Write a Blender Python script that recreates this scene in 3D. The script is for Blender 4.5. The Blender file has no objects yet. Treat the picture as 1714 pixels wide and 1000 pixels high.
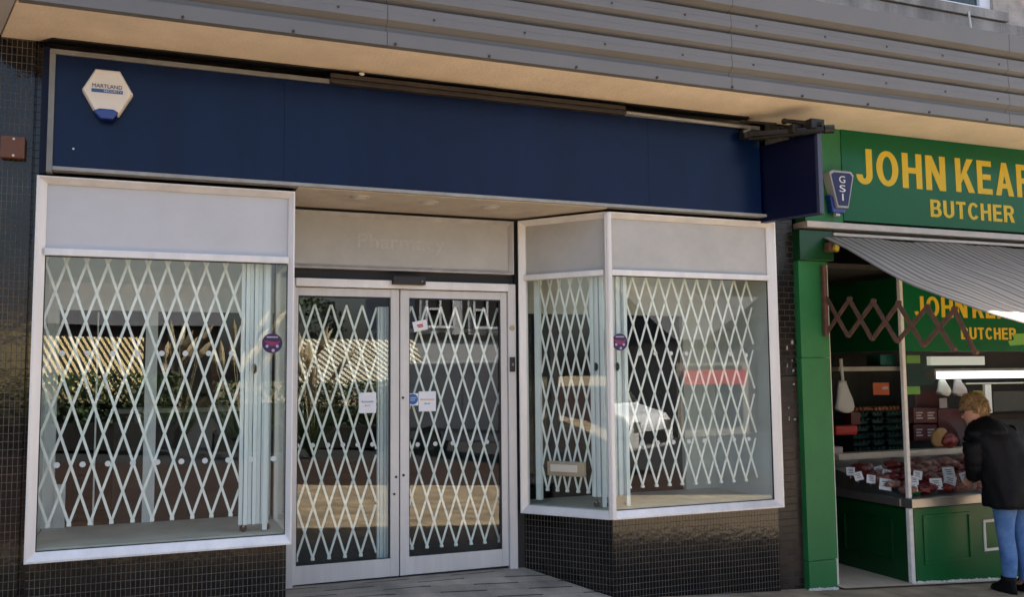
import bpy, bmesh, math, random
from mathutils import Vector, Matrix, noise
rnd = random.Random(7)
SC = bpy.context.scene
COL = SC.collection
# ---------------------------------------------------------------- camera
CAM = Vector((0.6062, -5.85, 1.5759)); FPX = 1535.8
FW = Vector((0.36883469, 0.9257605, 0.08323747)); RT = Vector((0.92922997, -0.36938643, -0.00923721)); UP = Vector((-0.02219535, -0.08075376, 0.99648693))
cd = bpy.data.cameras.new('camera'); cam = bpy.data.objects.new('camera', cd); COL.objects.link(cam)
cd.sensor_width = 36; cd.sensor_fit = 'HORIZONTAL'; cd.lens = FPX * 36 / 1714; cd.clip_end = 2000; cd.clip_start = 0.05
m3 = Matrix((RT, UP, -FW)).transposed()
cam.matrix_world = Matrix.Translation(CAM) @ m3.to_4x4()
SC.camera = cam
# ---------------------------------------------------------------- light
SUN_EL, SUN_AZ = math.radians(60), math.radians(50)     # azimuth from +y towards +x: behind the parade of shops
w = bpy.data.worlds.new('World'); SC.world = w; w.use_nodes = True
nt = w.node_tree; bg = nt.nodes['Background']; sky = nt.nodes.new('ShaderNodeTexSky')
sky.sky_type = 'NISHITA'; sky.sun_disc = False; sky.sun_elevation = SUN_EL; sky.sun_rotation = SUN_AZ
sky.dust_density = 5.0; sky.ozone_density = 0.5
nt.links.new(sky.outputs[0], bg.inputs[0]); bg.inputs[1].default_value = 0.085
sd = bpy.data.lights.new('sun', 'SUN'); sun = bpy.data.objects.new('sun', sd); COL.objects.link(sun)
sd.energy = 5.0; sd.angle = math.radians(0.5); sd.color = (1.0, 0.94, 0.85)
sdir = Vector((math.sin(SUN_AZ) * math.cos(SUN_EL), math.cos(SUN_AZ) * math.cos(SUN_EL), math.sin(SUN_EL)))
sun.rotation_euler = sdir.to_track_quat('Z', 'Y').to_euler(); sun.location = (0, 10, 20)
SC.view_settings.view_transform = 'Standard'; SC.view_settings.look = 'None'; SC.view_settings.gamma = 1
SC.view_settings.exposure = 2.25
SC.render.engine = 'CYCLES'; SC.cycles.max_bounces = 10; SC.cycles.transparent_max_bounces = 16; SC.cycles.glossy_bounces = 5

def at(u, v, axis, c):
    'the point seen at pixel u, v (of 1714 x 1000) on the world plane axis = c'
    q = FW * FPX + RT * (u - 857) - UP * (v - 500)
    return CAM + q * ((c - CAM[axis]) / q[axis])
def gz(x):
    'height of the sloping pavement'
    return -0.055 * (max(-8.0, min(14.0, x)) - 3.684)
# ---------------------------------------------------------------- materials
MATS = {}
def mat(name, col, rough=0.5, metal=0.0, var=0.0, vscale=6.0, bump=0.0, bscale=30.0, spec=0.5, col2=None, rvar=0.0, streak=False, coat=0.0):
    m = bpy.data.materials.new(name); m.use_nodes = True; MATS[name] = m
    t = m.node_tree; b = t.nodes['Principled BSDF']
    b.inputs['Base Color'].default_value = (*col, 1); b.inputs['Roughness'].default_value = rough
    b.inputs['Metallic'].default_value = metal; b.inputs['Specular IOR Level'].default_value = spec
    b.inputs['Coat Weight'].default_value = coat
    tc = t.nodes.new('ShaderNodeTexCoord')
    if var or col2:
        n = t.nodes.new('ShaderNodeTexNoise'); n.inputs['Scale'].default_value = vscale; n.inputs['Detail'].default_value = 8; n.inputs['Roughness'].default_value = 0.65
        if streak:
            mp = t.nodes.new('ShaderNodeMapping'); mp.inputs['Scale'].default_value = (1, 1, 0.12)
            t.links.new(tc.outputs['Object'], mp.inputs[0]); t.links.new(mp.outputs[0], n.inputs[0])
        else: t.links.new(tc.outputs['Object'], n.inputs[0])
        r = t.nodes.new('ShaderNodeValToRGB'); r.color_ramp.elements[0].position = 0.32; r.color_ramp.elements[1].position = 0.68
        c2 = col2 or tuple(min(1, c * (1 + var)) for c in col); c1 = col if col2 else tuple(c * (1 - var) for c in col)
        r.color_ramp.elements[0].color = (*c1, 1); r.color_ramp.elements[1].color = (*c2, 1)
        t.links.new(n.outputs[0], r.inputs[0]); t.links.new(r.outputs[0], b.inputs['Base Color'])
        if rvar:
            mr = t.nodes.new('ShaderNodeMapRange'); mr.inputs[3].default_value = max(0.02, rough - rvar); mr.inputs[4].default_value = min(1, rough + rvar)
            t.links.new(n.outputs[0], mr.inputs[0]); t.links.new(mr.outputs[0], b.inputs['Roughness'])
    if bump:
        n2 = t.nodes.new('ShaderNodeTexNoise'); n2.inputs['Scale'].default_value = bscale; n2.inputs['Detail'].default_value = 6
        t.links.new(tc.outputs['Object'], n2.inputs[0])
        bp = t.nodes.new('ShaderNodeBump'); bp.inputs['Strength'].default_value = bump; bp.inputs['Distance'].default_value = 0.01
        t.links.new(n2.outputs[0], bp.inputs['Height']); t.links.new(bp.outputs[0], b.inputs['Normal'])
    return m
def brickmat(name, c1, c2, cm, bw, rh, ms, offset=0.5, rough=0.5, bump=0.4, extra=None, rm=0.8, bias=0.0, spec=0.5):
    m = bpy.data.materials.new(name); m.use_nodes = True; MATS[name] = m
    t = m.node_tree; b = t.nodes['Principled BSDF']; uv = t.nodes.new('ShaderNodeUVMap')
    br = t.nodes.new('ShaderNodeTexBrick'); br.offset = offset; br.squash = 1
    for k, v in (('Scale', 1), ('Mortar Size', ms), ('Mortar Smooth', 0.2), ('Bias', bias), ('Brick Width', bw), ('Row Height', rh)): br.inputs[k].default_value = v
    br.inputs['Color1'].default_value = (*c1, 1); br.inputs['Color2'].default_value = (*c2, 1); br.inputs['Mortar'].default_value = (*cm, 1)
    t.links.new(uv.outputs[0], br.inputs[0])
    n = t.nodes.new('ShaderNodeTexNoise'); n.inputs['Scale'].default_value = 3.5; n.inputs['Detail'].default_value = 9; t.links.new(uv.outputs[0], n.inputs[0])
    mx = t.nodes.new('ShaderNodeMix'); mx.data_type = 'RGBA'; mx.blend_type = 'MULTIPLY'; mx.inputs[0].default_value = 0.75
    r = t.nodes.new('ShaderNodeValToRGB'); r.color_ramp.elements[0].position = .3; r.color_ramp.elements[0].color = (.4, .4, .4, 1); r.color_ramp.elements[1].position = .7; r.color_ramp.elements[1].color = (1.3, 1.25, 1.15, 1)
    t.links.new(n.outputs[0], r.inputs[0]); t.links.new(br.outputs['Color'], mx.inputs[6]); t.links.new(r.outputs[0], mx.inputs[7]); t.links.new(mx.outputs[2], b.inputs['Base Color'])
    mr = t.nodes.new('ShaderNodeMapRange'); mr.inputs[3].default_value = rough; mr.inputs[4].default_value = rm
    t.links.new(br.outputs['Fac'], mr.inputs[0]); t.links.new(mr.outputs[0], b.inputs['Roughness']); b.inputs['Specular IOR Level'].default_value = spec
    # each tile sits at its own slight height and tilt
    vn = t.nodes.new('ShaderNodeTexNoise'); vn.inputs['Scale'].default_value = 1 / bw * 0.6; t.links.new(uv.outputs[0], vn.inputs[0])
    ad = t.nodes.new('ShaderNodeMath'); ad.operation = 'MULTIPLY_ADD'; ad.inputs[1].default_value = 0.5
    iv = t.nodes.new('ShaderNodeMath'); iv.operation = 'SUBTRACT'; iv.inputs[0].default_value = 1; t.links.new(br.outputs['Fac'], iv.inputs[1])
    t.links.new(vn.outputs[0], ad.inputs[0]); t.links.new(iv.outputs[0], ad.inputs[2])
    bp = t.nodes.new('ShaderNodeBump'); bp.inputs['Strength'].default_value = bump; bp.inputs['Distance'].default_value = 0.004
    t.links.new(ad.outputs[0], bp.inputs['Height']); t.links.new(bp.outputs[0], b.inputs['Normal'])
    return m
def glassmat(name, tint=(0.9, 0.97, 0.95), f0=0.045):
    m = bpy.data.materials.new(name); m.use_nodes = True; MATS[name] = m; t = m.node_tree
    t.nodes.remove(t.nodes['Principled BSDF']); out = t.nodes['Material Output']
    tr = t.nodes.new('ShaderNodeBsdfTransparent'); tr.inputs[0].default_value = (*tint, 1)
    gl = t.nodes.new('ShaderNodeBsdfGlossy'); gl.inputs['Roughness'].default_value = 0.0; gl.inputs['Color'].default_value = (1, 1, 1, 1)
    lw = t.nodes.new('ShaderNodeLayerWeight'); lw.inputs['Blend'].default_value = 0.5
    p = t.nodes.new('ShaderNodeMath'); p.operation = 'POWER'; p.inputs[1].default_value = 5; t.links.new(lw.outputs['Facing'], p.inputs[0])
    ma = t.nodes.new('ShaderNodeMath'); ma.operation = 'MULTIPLY_ADD'; ma.inputs[1].default_value = 1 - f0; ma.inputs[2].default_value = f0; t.links.new(p.outputs[0], ma.inputs[0])
    mx = t.nodes.new('ShaderNodeMixShader'); t.links.new(ma.outputs[0], mx.inputs[0]); t.links.new(tr.outputs[0], mx.inputs[1]); t.links.new(gl.outputs[0], mx.inputs[2])
    n = t.nodes.new('ShaderNodeTexNoise'); n.inputs['Scale'].default_value = 0.9; n.inputs['Detail'].default_value = 1
    tc = t.nodes.new('ShaderNodeTexCoord'); t.links.new(tc.outputs['Object'], n.inputs[0])
    bp = t.nodes.new('ShaderNodeBump'); bp.inputs['Strength'].default_value = 0.06; bp.inputs['Distance'].default_value = 0.02
    t.links.new(n.outputs[0], bp.inputs['Height']); t.links.new(bp.outputs[0], gl.inputs['Normal'])
    t.links.new(mx.outputs[0], out.inputs['Surface']); return m
def emitmat(name, col, s):
    m = bpy.data.materials.new(name); m.use_nodes = True; MATS[name] = m; b = m.node_tree.nodes['Principled BSDF']
    b.inputs['Base Color'].default_value = (*col, 1); b.inputs['Emission Color'].default_value = (*col, 1); b.inputs['Emission Strength'].default_value = s; return m
mat('alu', (0.74, 0.715, 0.69), 0.38, 0.2, var=0.12, vscale=5, rvar=0.08, bump=0.05, streak=True)
mat('alu_dirty', (0.50, 0.48, 0.46), 0.45, 0.2, var=0.16, vscale=7, rvar=0.1, bump=0.05, streak=True)
mat('door_alu', (0.60, 0.58, 0.56), 0.4, 0.15, var=0.1, vscale=7, rvar=0.1, streak=True)
mat('panel_white', (0.53, 0.535, 0.55), 0.45, var=0.05, vscale=2.5, rvar=0.08)
mat('panel_grey', (0.43, 0.425, 0.405), 0.5, var=0.1, vscale=3, rvar=0.08)
mat('ghost_text', (0.475, 0.47, 0.445), 0.5, var=0.12, vscale=8)
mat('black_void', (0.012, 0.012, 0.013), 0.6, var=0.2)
mat('navy', (0.0012, 0.0095, 0.044), 0.24, spec=0.22, var=0.22, vscale=3.0, streak=True, rvar=0.05)
mat('navy_box', (0.0006, 0.0026, 0.022), 0.35, spec=0.2, var=0.1)
mat('trim_grey', (0.20, 0.20, 0.185), 0.5, 0.2, var=0.12, vscale=9)
mat('trim_light', (0.30, 0.30, 0.285), 0.45, 0.2, var=0.15, vscale=9)
mat('trim_edge', (0.02, 0.025, 0.06), 0.4, 0.1)
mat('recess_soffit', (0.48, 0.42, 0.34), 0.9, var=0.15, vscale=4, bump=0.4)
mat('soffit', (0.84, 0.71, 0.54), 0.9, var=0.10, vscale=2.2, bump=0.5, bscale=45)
mat('cladding', (0.148, 0.146, 0.142), 0.55, 0.0, var=0.06, vscale=2.2, rvar=0.08)
mat('cladding_light', (0.42, 0.41, 0.41), 0.6, var=0.05)
mat('dark_metal', (0.018, 0.016, 0.014), 0.45, 0.3, var=0.4, vscale=20)
mat('rail_brown', (0.040, 0.030, 0.022), 0.5, 0.2, var=0.3)
mat('bright_bit', (0.6, 0.58, 0.52), 0.4)
mat('stone', (0.30, 0.275, 0.245), 0.9, var=0.35, vscale=5, bump=0.6, bscale=50, streak=True)
mat('render_wall', (0.42, 0.37, 0.32), 0.9, var=0.25, vscale=6, bump=0.6, bscale=60)
mat('rust', (0.16, 0.07, 0.035), 0.9, var=0.5, vscale=12, bump=0.5)
mat('upvc', (0.80, 0.80, 0.84), 0.35)
mat('butcher_wall', (0.03, 0.028, 0.022), 0.8, var=0.4, vscale=3)
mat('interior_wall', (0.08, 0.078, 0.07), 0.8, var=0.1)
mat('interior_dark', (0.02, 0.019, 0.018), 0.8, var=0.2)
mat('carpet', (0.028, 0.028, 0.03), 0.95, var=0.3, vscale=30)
mat('bay_white', (0.66, 0.68, 0.67), 0.6, var=0.05, vscale=3)
mat('bay_floor', (0.46, 0.45, 0.385), 0.55, var=0.12, vscale=4)
mat('bay_cream', (0.64, 0.63, 0.56), 0.6, var=0.05)
mat('grille', (0.90, 0.90, 0.86), 0.4, var=0.05)
mat('stack', (0.80, 0.83, 0.83), 0.4, var=0.06, streak=True)
mat('dot', (0.55, 0.58, 0.56), 0.7)
mat('rubber', (0.02, 0.02, 0.02), 0.6)
mat('paper', (0.78, 0.78, 0.80), 0.7)
mat('ink_blue', (0.03, 0.10, 0.30), 0.6)
mat('ink_orange', (0.55, 0.22, 0.03), 0.6)
mat('ink_red', (0.55, 0.03, 0.03), 0.6)
mat('ink_dark', (0.03, 0.03, 0.05), 0.6)
mat('sticker_blue', (0.02, 0.12, 0.36), 0.5)
mat('badge_purple', (0.014, 0.008, 0.075), 0.5, col2=(0.05, 0.010, 0.06), vscale=30)
mat('badge_red', (0.22, 0.02, 0.09), 0.5)
mat('badge_pale', (0.40, 0.37, 0.50), 0.5)
mat('brass', (0.42, 0.35, 0.24), 0.4, 0.6, var=0.15)
mat('brass_bright', (0.70, 0.66, 0.58), 0.3, 0.5)
mat('alarm_white', (0.74, 0.68, 0.58), 0.4, var=0.03)
mat('alarm_blue', (0.004, 0.022, 0.18), 0.2, coat=0.5)
mat('terracotta', (0.13, 0.045, 0.018), 0.5, var=0.15)
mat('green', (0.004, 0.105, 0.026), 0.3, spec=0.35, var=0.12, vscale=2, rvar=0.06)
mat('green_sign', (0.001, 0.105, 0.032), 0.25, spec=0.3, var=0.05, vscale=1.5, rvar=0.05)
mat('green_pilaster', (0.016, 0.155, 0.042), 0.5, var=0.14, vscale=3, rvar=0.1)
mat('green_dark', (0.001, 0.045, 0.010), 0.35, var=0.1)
mat('yellow', (0.70, 0.47, 0.006), 0.45)
mat('cream_board', (0.58, 0.52, 0.44), 0.55, var=0.12, vscale=6)
mat('post_white', (0.70, 0.66, 0.61), 0.5, var=0.12, vscale=14)
mat('arm_brown', (0.105, 0.048, 0.032), 0.7, var=0.35, vscale=18, bump=0.3)
mat('steel', (0.35, 0.34, 0.32), 0.28, 0.8, var=0.1)
mat('tan_floor', (0.56, 0.46, 0.33), 0.7, var=0.12, vscale=6)
mat('chip', (0.36, 0.34, 0.31), 0.8, var=0.3, vscale=60)
mat('chipped_white', (0.62, 0.58, 0.52), 0.8)
mat('meat_red', (0.13, 0.003, 0.006), 0.35, col2=(0.26, 0.04, 0.035), vscale=18, bump=0.5)
mat('meat_pink', (0.22, 0.05, 0.04), 0.4, col2=(0.45, 0.26, 0.20), vscale=22, bump=0.4)
mat('herb', (0.03, 0.16, 0.03), 0.6)
mat('teal', (0.02, 0.16, 0.13), 0.6, var=0.1)
mat('egg_tray', (0.006, 0.040, 0.030), 0.8, var=0.2)
mat('egg', (0.22, 0.075, 0.03), 0.5)
mat('lime', (0.16, 0.42, 0.05), 0.6)
mat('orange', (0.50, 0.09, 0.015), 0.6)
mat('dark_red', (0.075, 0.002, 0.006), 0.5)
mat('red', (0.45, 0.015, 0.012), 0.5)
mat('cardboard', (0.36, 0.22, 0.10), 0.8)
mat('bag_white', (0.62, 0.60, 0.57), 0.5, bump=0.7, bscale=12)
mat('lilac', (0.42, 0.36, 0.38), 0.6)
mat('yellow_tag', (0.5, 0.4, 0.03), 0.6)
mat('skin', (0.50, 0.26, 0.18), 0.5, var=0.08, vscale=20)
mat('hair', (0.20, 0.115, 0.045), 0.55, col2=(0.40, 0.26, 0.12), vscale=26, bump=0.8, bscale=60)
mat('jacket', (0.0028, 0.0028, 0.0045), 0.65, spec=0.22, var=0.4, vscale=8, bump=1.0, bscale=9)
mat('denim', (0.05, 0.13, 0.36), 0.85, col2=(0.14, 0.27, 0.52), vscale=9, bump=0.9, bscale=11)
mat('boot', (0.005, 0.004, 0.004), 0.6, spec=0.2, bump=0.2)
mat('awning_stripe_light', (0.5, 0.5, 0.5), 0.8)
mat('van_white', (0.78, 0.78, 0.78), 0.3, coat=0.5)
mat('pampas', (0.55, 0.45, 0.28), 0.9)
mat('leaf', (0.06, 0.10, 0.03), 0.7, var=0.3, vscale=9)
mat('timber_black', (0.02, 0.018, 0.016), 0.7)
mat('stall_frame', (0.5, 0.6, 0.58), 0.5)
mat('grey_roof', (0.10, 0.10, 0.11), 0.8, var=0.2)
glassmat('glass_clear', (0.97, 0.98, 0.975), 0.018); glassmat('glass', (0.95, 0.98, 0.965)); glassmat('glass_dark', (0.35, 0.37, 0.37), 0.06); glassmat('glass_green', (0.55, 0.66, 0.62), 0.05)
brickmat('tile_small', (0.002, 0.002, 0.003), (0.014, 0.009, 0.006), (0.115, 0.106, 0.090), 0.0262, 0.0455, 0.0017, 0.0, 0.10, 0.5, bias=-0.2)
brickmat('tile_pillar', (0.006, 0.006, 0.006), (0.016, 0.012, 0.010), (0.050, 0.046, 0.040), 0.095, 0.046, 0.0025, 0.5, 0.25, 0.6)
brickmat('tile_lower', (0.012, 0.009, 0.008), (0.035, 0.023, 0.018), (0.050, 0.043, 0.038), 0.095, 0.056, 0.0030, 0.5, 0.35, 0.6)
brickmat('brick_red', (0.28, 0.11, 0.07), (0.36, 0.17, 0.11), (0.35, 0.32, 0.28), 0.22, 0.075, 0.006)
brickmat('dark_brick', (0.07, 0.035, 0.025), (0.09, 0.05, 0.035), (0.08, 0.075, 0.07), 0.22, 0.075, 0.006)
emitmat('tube_light', (0.80, 0.92, 0.88), 0.42); emitmat('panel_light', (0.62, 0.60, 0.50), 0.12)
def pavement_mat(name, base, dark, bw, rh, ms, th=0.5, far=None):
    m = brickmat(name, base, tuple(c * 0.82 for c in base), dark, bw, rh, ms, 0.37, 0.8, 0.35, rm=0.9, spec=0.2)
    t = m.node_tree; b = t.nodes['Principled BSDF']
    src = b.inputs['Base Color'].links[0].from_socket
    uv = t.nodes.new('ShaderNodeUVMap'); n = t.nodes.new('ShaderNodeTexNoise'); n.inputs['Scale'].default_value = 140; n.inputs['Detail'].default_value = 3
    t.links.new(uv.outputs[0], n.inputs[0]); r = t.nodes.new('ShaderNodeValToRGB')
    r.color_ramp.elements[0].position = .35; r.color_ramp.elements[0].color = (.72, .72, .72, 1); r.color_ramp.elements[1].position = .65; r.color_ramp.elements[1].color = (1.2, 1.2, 1.2, 1)
    t.links.new(n.outputs[0], r.inputs[0]); mx = t.nodes.new('ShaderNodeMix'); mx.data_type = 'RGBA'; mx.blend_type = 'MULTIPLY'; mx.inputs[0].default_value = 1
    t.links.new(src, mx.inputs[6]); t.links.new(r.outputs[0], mx.inputs[7]); t.links.new(mx.outputs[2], b.inputs['Base Color']); return m
pavement_mat('paving', (0.43, 0.34, 0.235), (0.20, 0.16, 0.12), 0.6, 0.45, 0.006)
pavement_mat('lobby_paving', (0.34, 0.31, 0.265), (0.035, 0.034, 0.033), 40.0, 0.11, 0.008)
def dashes(m, base):
    t = m.node_tree; br = [n for n in t.nodes if n.type == 'TEX_BRICK'][0]; uv = [n for n in t.nodes if n.type == 'UVMAP'][0]
    sp = t.nodes.new('ShaderNodeSeparateXYZ'); t.links.new(uv.outputs[0], sp.inputs[0])
    rw = t.nodes.new('ShaderNodeMath'); rw.operation = 'MULTIPLY_ADD'; rw.inputs[1].default_value = 1 / 0.11; rw.inputs[2].default_value = 0.5; t.links.new(sp.outputs[1], rw.inputs[0])
    fl = t.nodes.new('ShaderNodeMath'); fl.operation = 'FLOOR'; t.links.new(rw.outputs[0], fl.inputs[0])
    sh = t.nodes.new('ShaderNodeMath'); sh.operation = 'MULTIPLY_ADD'; sh.inputs[1].default_value = 0.37; t.links.new(fl.outputs[0], sh.inputs[0]); t.links.new(sp.outputs[0], sh.inputs[2])
    sc = t.nodes.new('ShaderNodeMath'); sc.operation = 'MULTIPLY'; sc.inputs[1].default_value = 1.55; t.links.new(sh.outputs[0], sc.inputs[0])
    fr = t.nodes.new('ShaderNodeMath'); fr.operation = 'FRACT'; t.links.new(sc.outputs[0], fr.inputs[0])
    gt = t.nodes.new('ShaderNodeMath'); gt.operation = 'GREATER_THAN'; gt.inputs[1].default_value = 0.52; t.links.new(fr.outputs[0], gt.inputs[0])
    mx = t.nodes.new('ShaderNodeMix'); mx.data_type = 'RGBA'; mx.inputs[6].default_value = (0.035, 0.034, 0.033, 1); mx.inputs[7].default_value = (*[c * .8 for c in base], 1)
    t.links.new(gt.outputs[0], mx.inputs[0]); t.links.new(mx.outputs[2], br.inputs['Mortar'])
dashes(MATS['lobby_paving'], (0.34, 0.31, 0.265))
pavement_mat('block_paving', (0.055, 0.03, 0.023), (0.03, 0.022, 0.018), 0.21, 0.105, 0.006)
mat('asphalt', (0.018, 0.018, 0.02), 0.9, var=0.2, bump=0.4)
def stripes(name, c1, c2, scale, axis=0, rough=0.85, diag=0.0):
    m = bpy.data.materials.new(name); m.use_nodes = True; MATS[name] = m; t = m.node_tree; b = t.nodes['Principled BSDF']
    uv = t.nodes.new('ShaderNodeTexCoord'); sp = t.nodes.new('ShaderNodeSeparateXYZ'); mpp = t.nodes.new('ShaderNodeMapping'); mpp.vector_type = 'POINT'; mpp.inputs['Rotation'].default_value = (0, diag, 0); t.links.new(uv.outputs['Object'], mpp.inputs[0]); t.links.new(mpp.outputs[0], sp.inputs[0])
    ml = t.nodes.new('ShaderNodeMath'); ml.operation = 'MULTIPLY'; ml.inputs[1].default_value = scale; t.links.new(sp.outputs[axis], ml.inputs[0])
    fr = t.nodes.new('ShaderNodeMath'); fr.operation = 'FRACT'; t.links.new(ml.outputs[0], fr.inputs[0])
    gt = t.nodes.new('ShaderNodeMath'); gt.operation = 'GREATER_THAN'; gt.inputs[1].default_value = 0.5; t.links.new(fr.outputs[0], gt.inputs[0])
    mx = t.nodes.new('ShaderNodeMix'); mx.data_type = 'RGBA'; mx.inputs[6].default_value = (*c1, 1); mx.inputs[7].default_value = (*c2, 1); t.links.new(gt.outputs[0], mx.inputs[0])
    t.links.new(mx.outputs[2], b.inputs['Base Color']); b.inputs['Roughness'].default_value = rough; return m
stripes('stall_stripes', (0.015, 0.015, 0.015), (0.75, 0.58, 0.28), 9.0, diag=0.55)
stripes('stall_stripes_pale', (0.10, 0.09, 0.07), (0.72, 0.66, 0.50), 8.0, diag=0.8)
def awning_mat():
    m = stripes('awning_fabric', (0.20, 0.175, 0.14), (0.38, 0.345, 0.29), 13.0); t = m.node_tree; b = t.nodes['Principled BSDF']
    src = b.inputs['Base Color'].links[0].from_socket
    tl = t.nodes.new('ShaderNodeBsdfTranslucent'); t.links.new(src, tl.inputs[0]); mx = t.nodes.new('ShaderNodeMixShader'); mx.inputs[0].default_value = 0.24
    t.links.new(b.outputs[0], mx.inputs[1]); t.links.new(tl.outputs[0], mx.inputs[2]); t.links.new(mx.outputs[0], t.nodes['Material Output'].inputs[0])
awning_mat()
# ---------------------------------------------------------------- mesh helpers
def props(o, label=None, cat=None, group=None, kind=None):
    if label: o['label'] = label
    if cat: o['category'] = cat
    if group: o['group'] = group
    if kind: o['kind'] = kind
    return o
def thing(name, label, cat, loc=(0, 0, 0), group=None):
    o = bpy.data.objects.new(name, None); COL.objects.link(o); o.location = loc; o.empty_display_size = 0.1
    return props(o, label, cat, group)
def uvbox(bm):
    uv = bm.loops.layers.uv.verify()
    for f in bm.faces:
        n = f.normal
        if abs(n.z) > 0.7:
            for l in f.loops: l[uv].uv = (l.vert.co.x, l.vert.co.y)
        else:
            t = Vector((-n.y, n.x, 0)).normalized() if abs(n.x) + abs(n.y) > 1e-6 else Vector((1, 0, 0))
            for l in f.loops: l[uv].uv = (l.vert.co.dot(t), l.vert.co.z)
class MB:
    def __init__(s, M=None): s.bm = bmesh.new(); s.M = M
    def v(s, p):
        p = Vector(p); return s.bm.verts.new(s.M @ p if s.M else p)
    def poly(s, pts):
        try: return s.bm.faces.new([s.v(p) for p in pts])
        except ValueError: return None
    def box(s, x0, x1, y0, y1, z0, z1):
        if x0 > x1: x0, x1 = x1, x0
        if y0 > y1: y0, y1 = y1, y0
        if z0 > z1: z0, z1 = z1, z0
        return s.hexa([(x0, y0, z0), (x1, y0, z0), (x1, y1, z0), (x0, y1, z0), (x0, y0, z1), (x1, y0, z1), (x1, y1, z1), (x0, y1, z1)])
    def hexa(s, P):
        V = [s.v(p) for p in P]
        for q in ((3, 2, 1, 0), (4, 5, 6, 7), (0, 1, 5, 4), (1, 2, 6, 5), (2, 3, 7, 6), (3, 0, 4, 7)): s.bm.faces.new([V[i] for i in q])
        return s
    def prism(s, pts, d):
        'pts: closed polygon in 3d, extruded by vector d'
        d = Vector(d); A = [s.v(p) for p in pts]; B = [s.v(Vector(p) + d) for p in pts]; n = len(A)
        s.bm.faces.new(A[::-1]); s.bm.faces.new(B)
        for i in range(n): s.bm.faces.new([A[i], A[(i + 1) % n], B[(i + 1) % n], B[i]])
        return s
    def tube(s, path, r, n=10, cap=True):
        path = [Vector(p) for p in path]; rs = r if isinstance(r, (list, tuple)) else [r] * len(path); rings = []
        for i, p in enumerate(path):
            t = (path[min(i + 1, len(path) - 1)] - path[max(i - 1, 0)]).normalized()
            a = Vector((0, 0, 1)) if abs(t.z) < 0.9 else Vector((1, 0, 0)); x = t.cross(a).normalized(); y = t.cross(x)
            rings.append([s.v(p + (x * math.cos(k * 2 * math.pi / n) + y * math.sin(k * 2 * math.pi / n)) * rs[i]) for k in range(n)])
        for A, B in zip(rings, rings[1:]):
            for k in range(n): s.bm.faces.new([A[k], A[(k + 1) % n], B[(k + 1) % n], B[k]])
        if cap: s.bm.faces.new(rings[0][::-1]); s.bm.faces.new(rings[-1])
        return s
    def bar(s, a, b, w, t, nrm=(0, -1, 0)):
        'flat bar from a to b, width w in the plane, thickness t along nrm'
        a, b, nrm = Vector(a), Vector(b), Vector(nrm); d = (b - a).normalized(); x = d.cross(nrm).normalized() * w / 2; y = nrm * t / 2
        return s.hexa([a - x - y, a + x - y, a + x + y, a - x + y, b - x - y, b + x - y, b + x + y, b - x + y])
    def loft(s, rings, cap=True):
        R = [[s.v(p) for p in r] for r in rings]; n = len(R[0])
        for A, B in zip(R, R[1:]):
            for k in range(n): s.bm.faces.new([A[k], A[(k + 1) % n], B[(k + 1) % n], B[k]])
        if cap: s.bm.faces.new(R[0][::-1]); s.bm.faces.new(R[-1])
        return s
    def blob(s, c, r, seed=0, amt=0.2, fr=2.0, sub=3, squash=(1, 1, 1)):
        g = bmesh.new(); bmesh.ops.create_icosphere(g, subdivisions=sub, radius=1); mp = {}
        c = Vector(c)
        for v in g.verts:
            d = 1 + amt * noise.noise(v.co * fr + Vector((seed * 7.3, seed * 1.7, seed)))
            mp[v] = s.v(c + Vector((v.co.x * r * squash[0], v.co.y * r * squash[1], v.co.z * r * squash[2])) * d)
        for f in g.faces: s.bm.faces.new([mp[v] for v in f.verts])
        g.free(); return s
    def build(s, name, m, parent=None, bev=0.0, smooth=False, sub=0):
        bm = s.bm; bm.verts.ensure_lookup_table()
        bmesh.ops.recalc_face_normals(bm, faces=bm.faces)
        if bev: bmesh.ops.bevel(bm, geom=list(bm.edges), offset=bev, segments=2, affect='EDGES', profile=0.6, clamp_overlap=True)
        loc = Vector((0, 0, 0))
        if parent is not None and parent.type == 'EMPTY': loc = Vector(parent.location)
        bm.normal_update(); uvbox(bm)
        me = bpy.data.meshes.new(name)
        if parent is not None:
            off = parent_origin(parent)
            bmesh.ops.translate(bm, verts=bm.verts, vec=-off)
        else:
            zs = [v.co for v in bm.verts]
            off = Vector((sum(v.x for v in zs) / len(zs), sum(v.y for v in zs) / len(zs), min(v.z for v in zs)))
            bmesh.ops.translate(bm, verts=bm.verts, vec=-off)
        bm.to_mesh(me); bm.free(); me.materials.append(MATS[m])
        if smooth:
            for p in me.polygons: p.use_smooth = True
        o = bpy.data.objects.new(name, me); COL.objects.link(o)
        if parent is None: o.location = off
        else: o.parent = parent
        if sub:
            md = o.modifiers.new('s', 'SUBSURF'); md.levels = sub; md.render_levels = sub
        return o
def parent_origin(p):
    v = Vector((0, 0, 0))
    while p is not None: v += Vector(p.location); p = p.parent
    return v
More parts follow.
